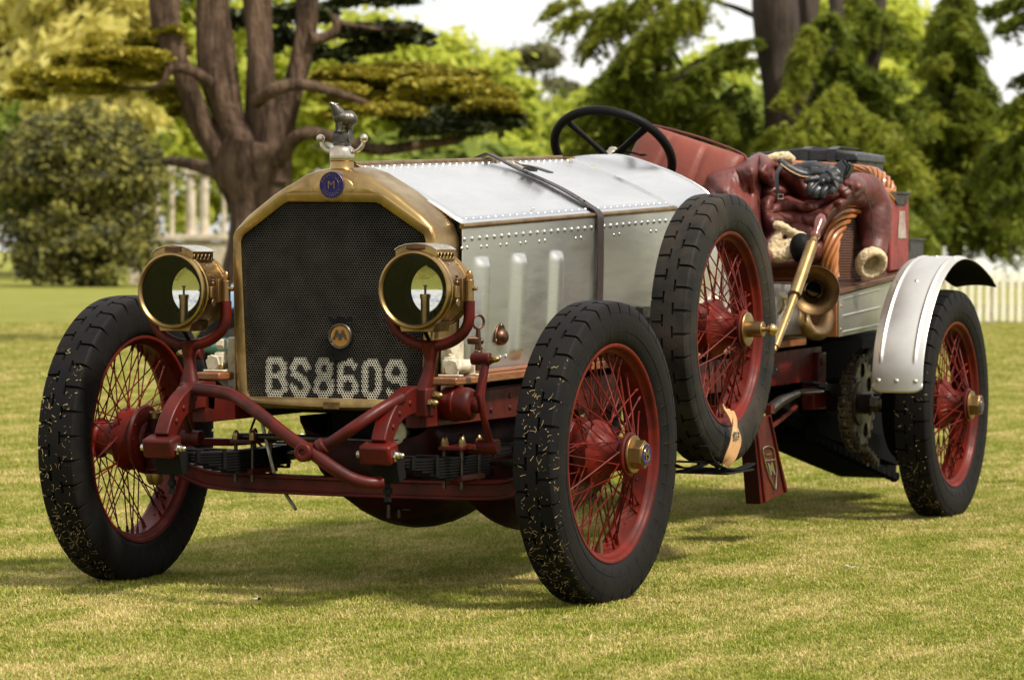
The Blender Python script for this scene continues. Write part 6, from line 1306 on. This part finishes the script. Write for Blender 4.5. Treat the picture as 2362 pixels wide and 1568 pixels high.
# right hand conifer with a thin pale stem
d = 62; g0 = far(2205, 575, d); cf = empty('conifer_tree', (g0.x, g0.y, 0), 'layered young conifer with a thin pale stem above the mudguard', 'tree')
stems(cf, [([(2210, 660), (2210, 400), (2206, 250), (2202, 60), (2200, -40)], [22, 16, 12, 8, 6])], d, 'bark_pale', 'trunk')
lst = []
for k in range(13):
    v = -20 + k * 44; w = 26 + k * 10.5
    for s in (-1, 1):
        for j in range(2): lst.append((2203 + s * 6, v + random.uniform(-12, 12), 2203 + s * w * random.uniform(.45, 1.35), v + 34 + random.uniform(0, 28), 620 + 60 * k, 24 + k * 1.6))
sprays(cf, lst, d, 'leaf_conifer', .085)
sprays(cf, [(2203 + s * 8, v, 2203 + s * w, v + 30, 420, 26) for s, v, w in ((-1, 20, 50), (1, 60, 60), (-1, 130, 80), (1, 200, 90), (-1, 260, 95), (1, 330, 100), (-1, 400, 110), (1, 470, 110))], d - 1, 'leaf_fresh', .08)
d = 50; g0 = far(2450, 575, d); rt = empty('conifer_tree', (g0.x, g0.y, 0), 'dark conifer whose branches reach in from the right edge', 'tree')
stems(rt, [([(2450, 700), (2450, 300), (2445, -60)], [80, 70, 60])], d, 'bark_dark', 'trunk')
sprays(rt, [(2430, -20, 2270, 20, 900, 26), (2440, 10, 2310, 60, 800, 28), (2440, 140, 2350, 180, 500, 26), (2430, 200, 2330, 250, 700, 30), (2430, 280, 2300, 340, 900, 34), (2430, 330, 2280, 400, 1000, 36), (2440, 420, 2300, 480, 1000, 36)], d, 'leaf_conifer', .085)
# bush on the left
d = 88; g0 = far(190, 575, d); bs = empty('large_bush', (g0.x, g0.y, 0), 'large rounded dark shrub flecked with yellow green leaves at the left', 'bush')
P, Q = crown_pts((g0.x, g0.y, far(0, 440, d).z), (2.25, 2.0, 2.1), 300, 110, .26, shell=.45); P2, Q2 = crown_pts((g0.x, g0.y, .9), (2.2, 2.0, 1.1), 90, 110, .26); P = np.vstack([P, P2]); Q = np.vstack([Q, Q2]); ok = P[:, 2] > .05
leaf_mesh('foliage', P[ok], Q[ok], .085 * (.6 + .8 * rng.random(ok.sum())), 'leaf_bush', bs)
b = MB(); [b.tube([(g0.x + random.uniform(-.3, .3), g0.y + random.uniform(-.3, .3), 0), (g0.x + random.uniform(-1, 1), g0.y + random.uniform(-1, 1), 2)], [.08, .03], 8) for k in range(7)]; local(b, bs).build('stems', 'bark_dark', bs)
# ---- stone colonnade behind the lawn
d = 92; MT['stone'] = mat('pale_limestone', (.60, .52, .40), (.38, .32, .24), .85, None, 0, 3, bump=.02, bscale=6)
g0 = far(460, 575, d); cn = empty('stone_colonnade', (g0.x, g0.y, 0), 'pale stone colonnade with low wall seen under the cedar limb', 'building')
def sp_(u, v, dd=0): return far(u, v, d + dd)
def colm(u, w, v0, v1):
    p = sp_(u, 575); zt_ = sp_(u, v0).z; zb_ = max(0, sp_(u, v1).z); r = w * d / CAM_F / 2; b = MB(); b.cyl((p.x, p.y, zb_ + .25), (p.x, p.y, zt_ - .2), r, r * .9, 16); b.box((p.x, p.y, zb_ + .12), (r * 2.6, r * 2.6, .26), R3); b.box((p.x, p.y, zt_ - .1), (r * 2.6, r * 2.6, .22), R3); local(b, cn).build('column', 'stone', cn, bevel=.02)
for u, w in ((330, 12), (362, 12), (396, 13), (440, 24), (470, 24), (516, 11), (556, 12), (590, 12)): colm(u, w, 385, 575)
b = MB(); pa = sp_(300, 575); pb = sp_(660, 575); b.beam((pa.x, pa.y, .60), (pb.x, pb.y, .60), .6, 1.2); local(b, cn).build('low_wall', 'stone', cn, bevel=.03)
b = MB(); b.beam((pa.x, pa.y, 1.30), (pb.x, pb.y, 1.30), .75, .16); local(b, cn).build('coping', 'stone', cn, bevel=.02)
pass
# pale gravel walk in front of it
b = MB(); d1, d2 = 70, 90; P = [far(-400, 575, d1), far(2700, 575, d1), far(2700, 575, d2), far(-400, 575, d2)]; 
# ---- white marquee behind the conifers
d = 118; p0 = far(2070, 575, d); p1 = far(2440, 575, d); mq = empty('marquee', ((p0.x + p1.x) / 2, (p0.y + p1.y) / 2, 0), 'white marquee tent behind the conifer at the right', 'tent')
MT['canvas'] = mat('white_canvas', (.78, .80, .84), None, .7); a_ = far(2070, 515, d); b_ = far(2440, 515, d); q0 = V((CAM_D.x, CAM_D.y, 0)).normalized() * 6
b = MB(); b.add([(p0.x, p0.y, 0), (p1.x, p1.y, 0), tuple(b_), tuple(a_)] + [tuple(V(p) + q0) for p in ((p0.x, p0.y, 0), (p1.x, p1.y, 0), tuple(b_), tuple(a_))], [(0, 1, 2, 3), (4, 5, 6, 7), (0, 3, 7, 4), (1, 2, 6, 5)]); local(b, mq).build('tent_wall', 'canvas', mq, ang=0)
rg = (V(a_) + q0 / 2) + V((0, 0, 1.5)); rh = (V(b_) + q0 / 2) + V((0, 0, 1.5)); b = MB(); b.add([tuple(a_), tuple(b_), tuple(rh), tuple(rg), tuple(V(b_) + q0), tuple(V(a_) + q0)], [(0, 1, 2, 3), (3, 2, 4, 5), (0, 3, 5), (1, 4, 2)]); local(b, mq).build('tent_roof', 'canvas', mq, ang=0)
# ---- blue car glimpsed behind the left headlamp
d = 21; g0 = far(700, 575, d); bc_ = empty('blue_car', (g0.x, g0.y, 0), 'blue open car parked behind the left headlamp and radiator', 'car')
MT['blue'] = mat('sky_blue_paint', (.085, .20, .34), None, .25, None, 0, coat=.6); MT['blue2'] = mat('teal_paint', (.05, .17, .16), None, .3, None, 0, coat=.5)
X3 = V((CAM_R.x, CAM_R.y, 0)).normalized(); Y3 = V((CAM_D.x, CAM_D.y, 0)).normalized()
def q3(u, z, dep): p = far(u, 575, d); return V((p.x, p.y, z)) + Y3 * dep
b = MB(); ul, ur = 452, 930
def body(u, v):
    a = 2 * math.pi * v; px = lerp(ul, ur, u); tt = min(1, 6 * u, 6 * (1 - u)) ** .5; return q3(px, .60 + .20 * math.sin(a) * (.6 + .4 * tt), .75 - .70 * math.cos(a) * (.5 + .5 * tt))
b.grid(body, 24, 24); local(b, bc_).build('body', 'blue', bc_)
b = MB(); b.tube(spline([q3(ul + 20, .42, -.02), q3(620, .40, -.05), q3(900, .42, -.02)], 6), .05, 10); b.tube(spline([q3(ul + 20, .42, 1.4), q3(620, .40, 1.4), q3(900, .42, 1.4)], 6), .05, 10); local(b, bc_).build('sill', 'blue2', bc_)
for uu in (565, 850):
    for dep in (.05, 1.45):
        c = q3(uu, .33, dep); b = MB(); b.lathe([(-.06, .22), (-.07, .30), (-.05, .33), (.05, .33), (.07, .30), (.06, .22)], c, Y3, 32, True); w_ = local(b, bc_).build('wheel', 'rubber', bc_); b = MB(); b.lathe([(-.05, .001), (-.05, .21), (.05, .21), (.05, .001)], c, Y3, 24); local(b, bc_).build('rim', 'steel', w_)
b = MB(); P = [q3(640, .78, .3), q3(655, 1.05, .35), q3(655, 1.05, 1.2), q3(640, .78, 1.2)]
b.tube([P[0], P[1], P[2], P[3]], .012, 8); local(b, bc_).build('windscreen_frame', 'nickel', bc_)
b = MB()
for k in range(5):
    p = far(600 + k * 24, 1010, 17.5); b.sph((p.x, p.y, .05), .012, 8, 6)
tag(b.build('daisies', mat('daisy_petals', (.8, .8, .75), None, .7), None), 'row of white daisies seen under the radiator', 'flowers')
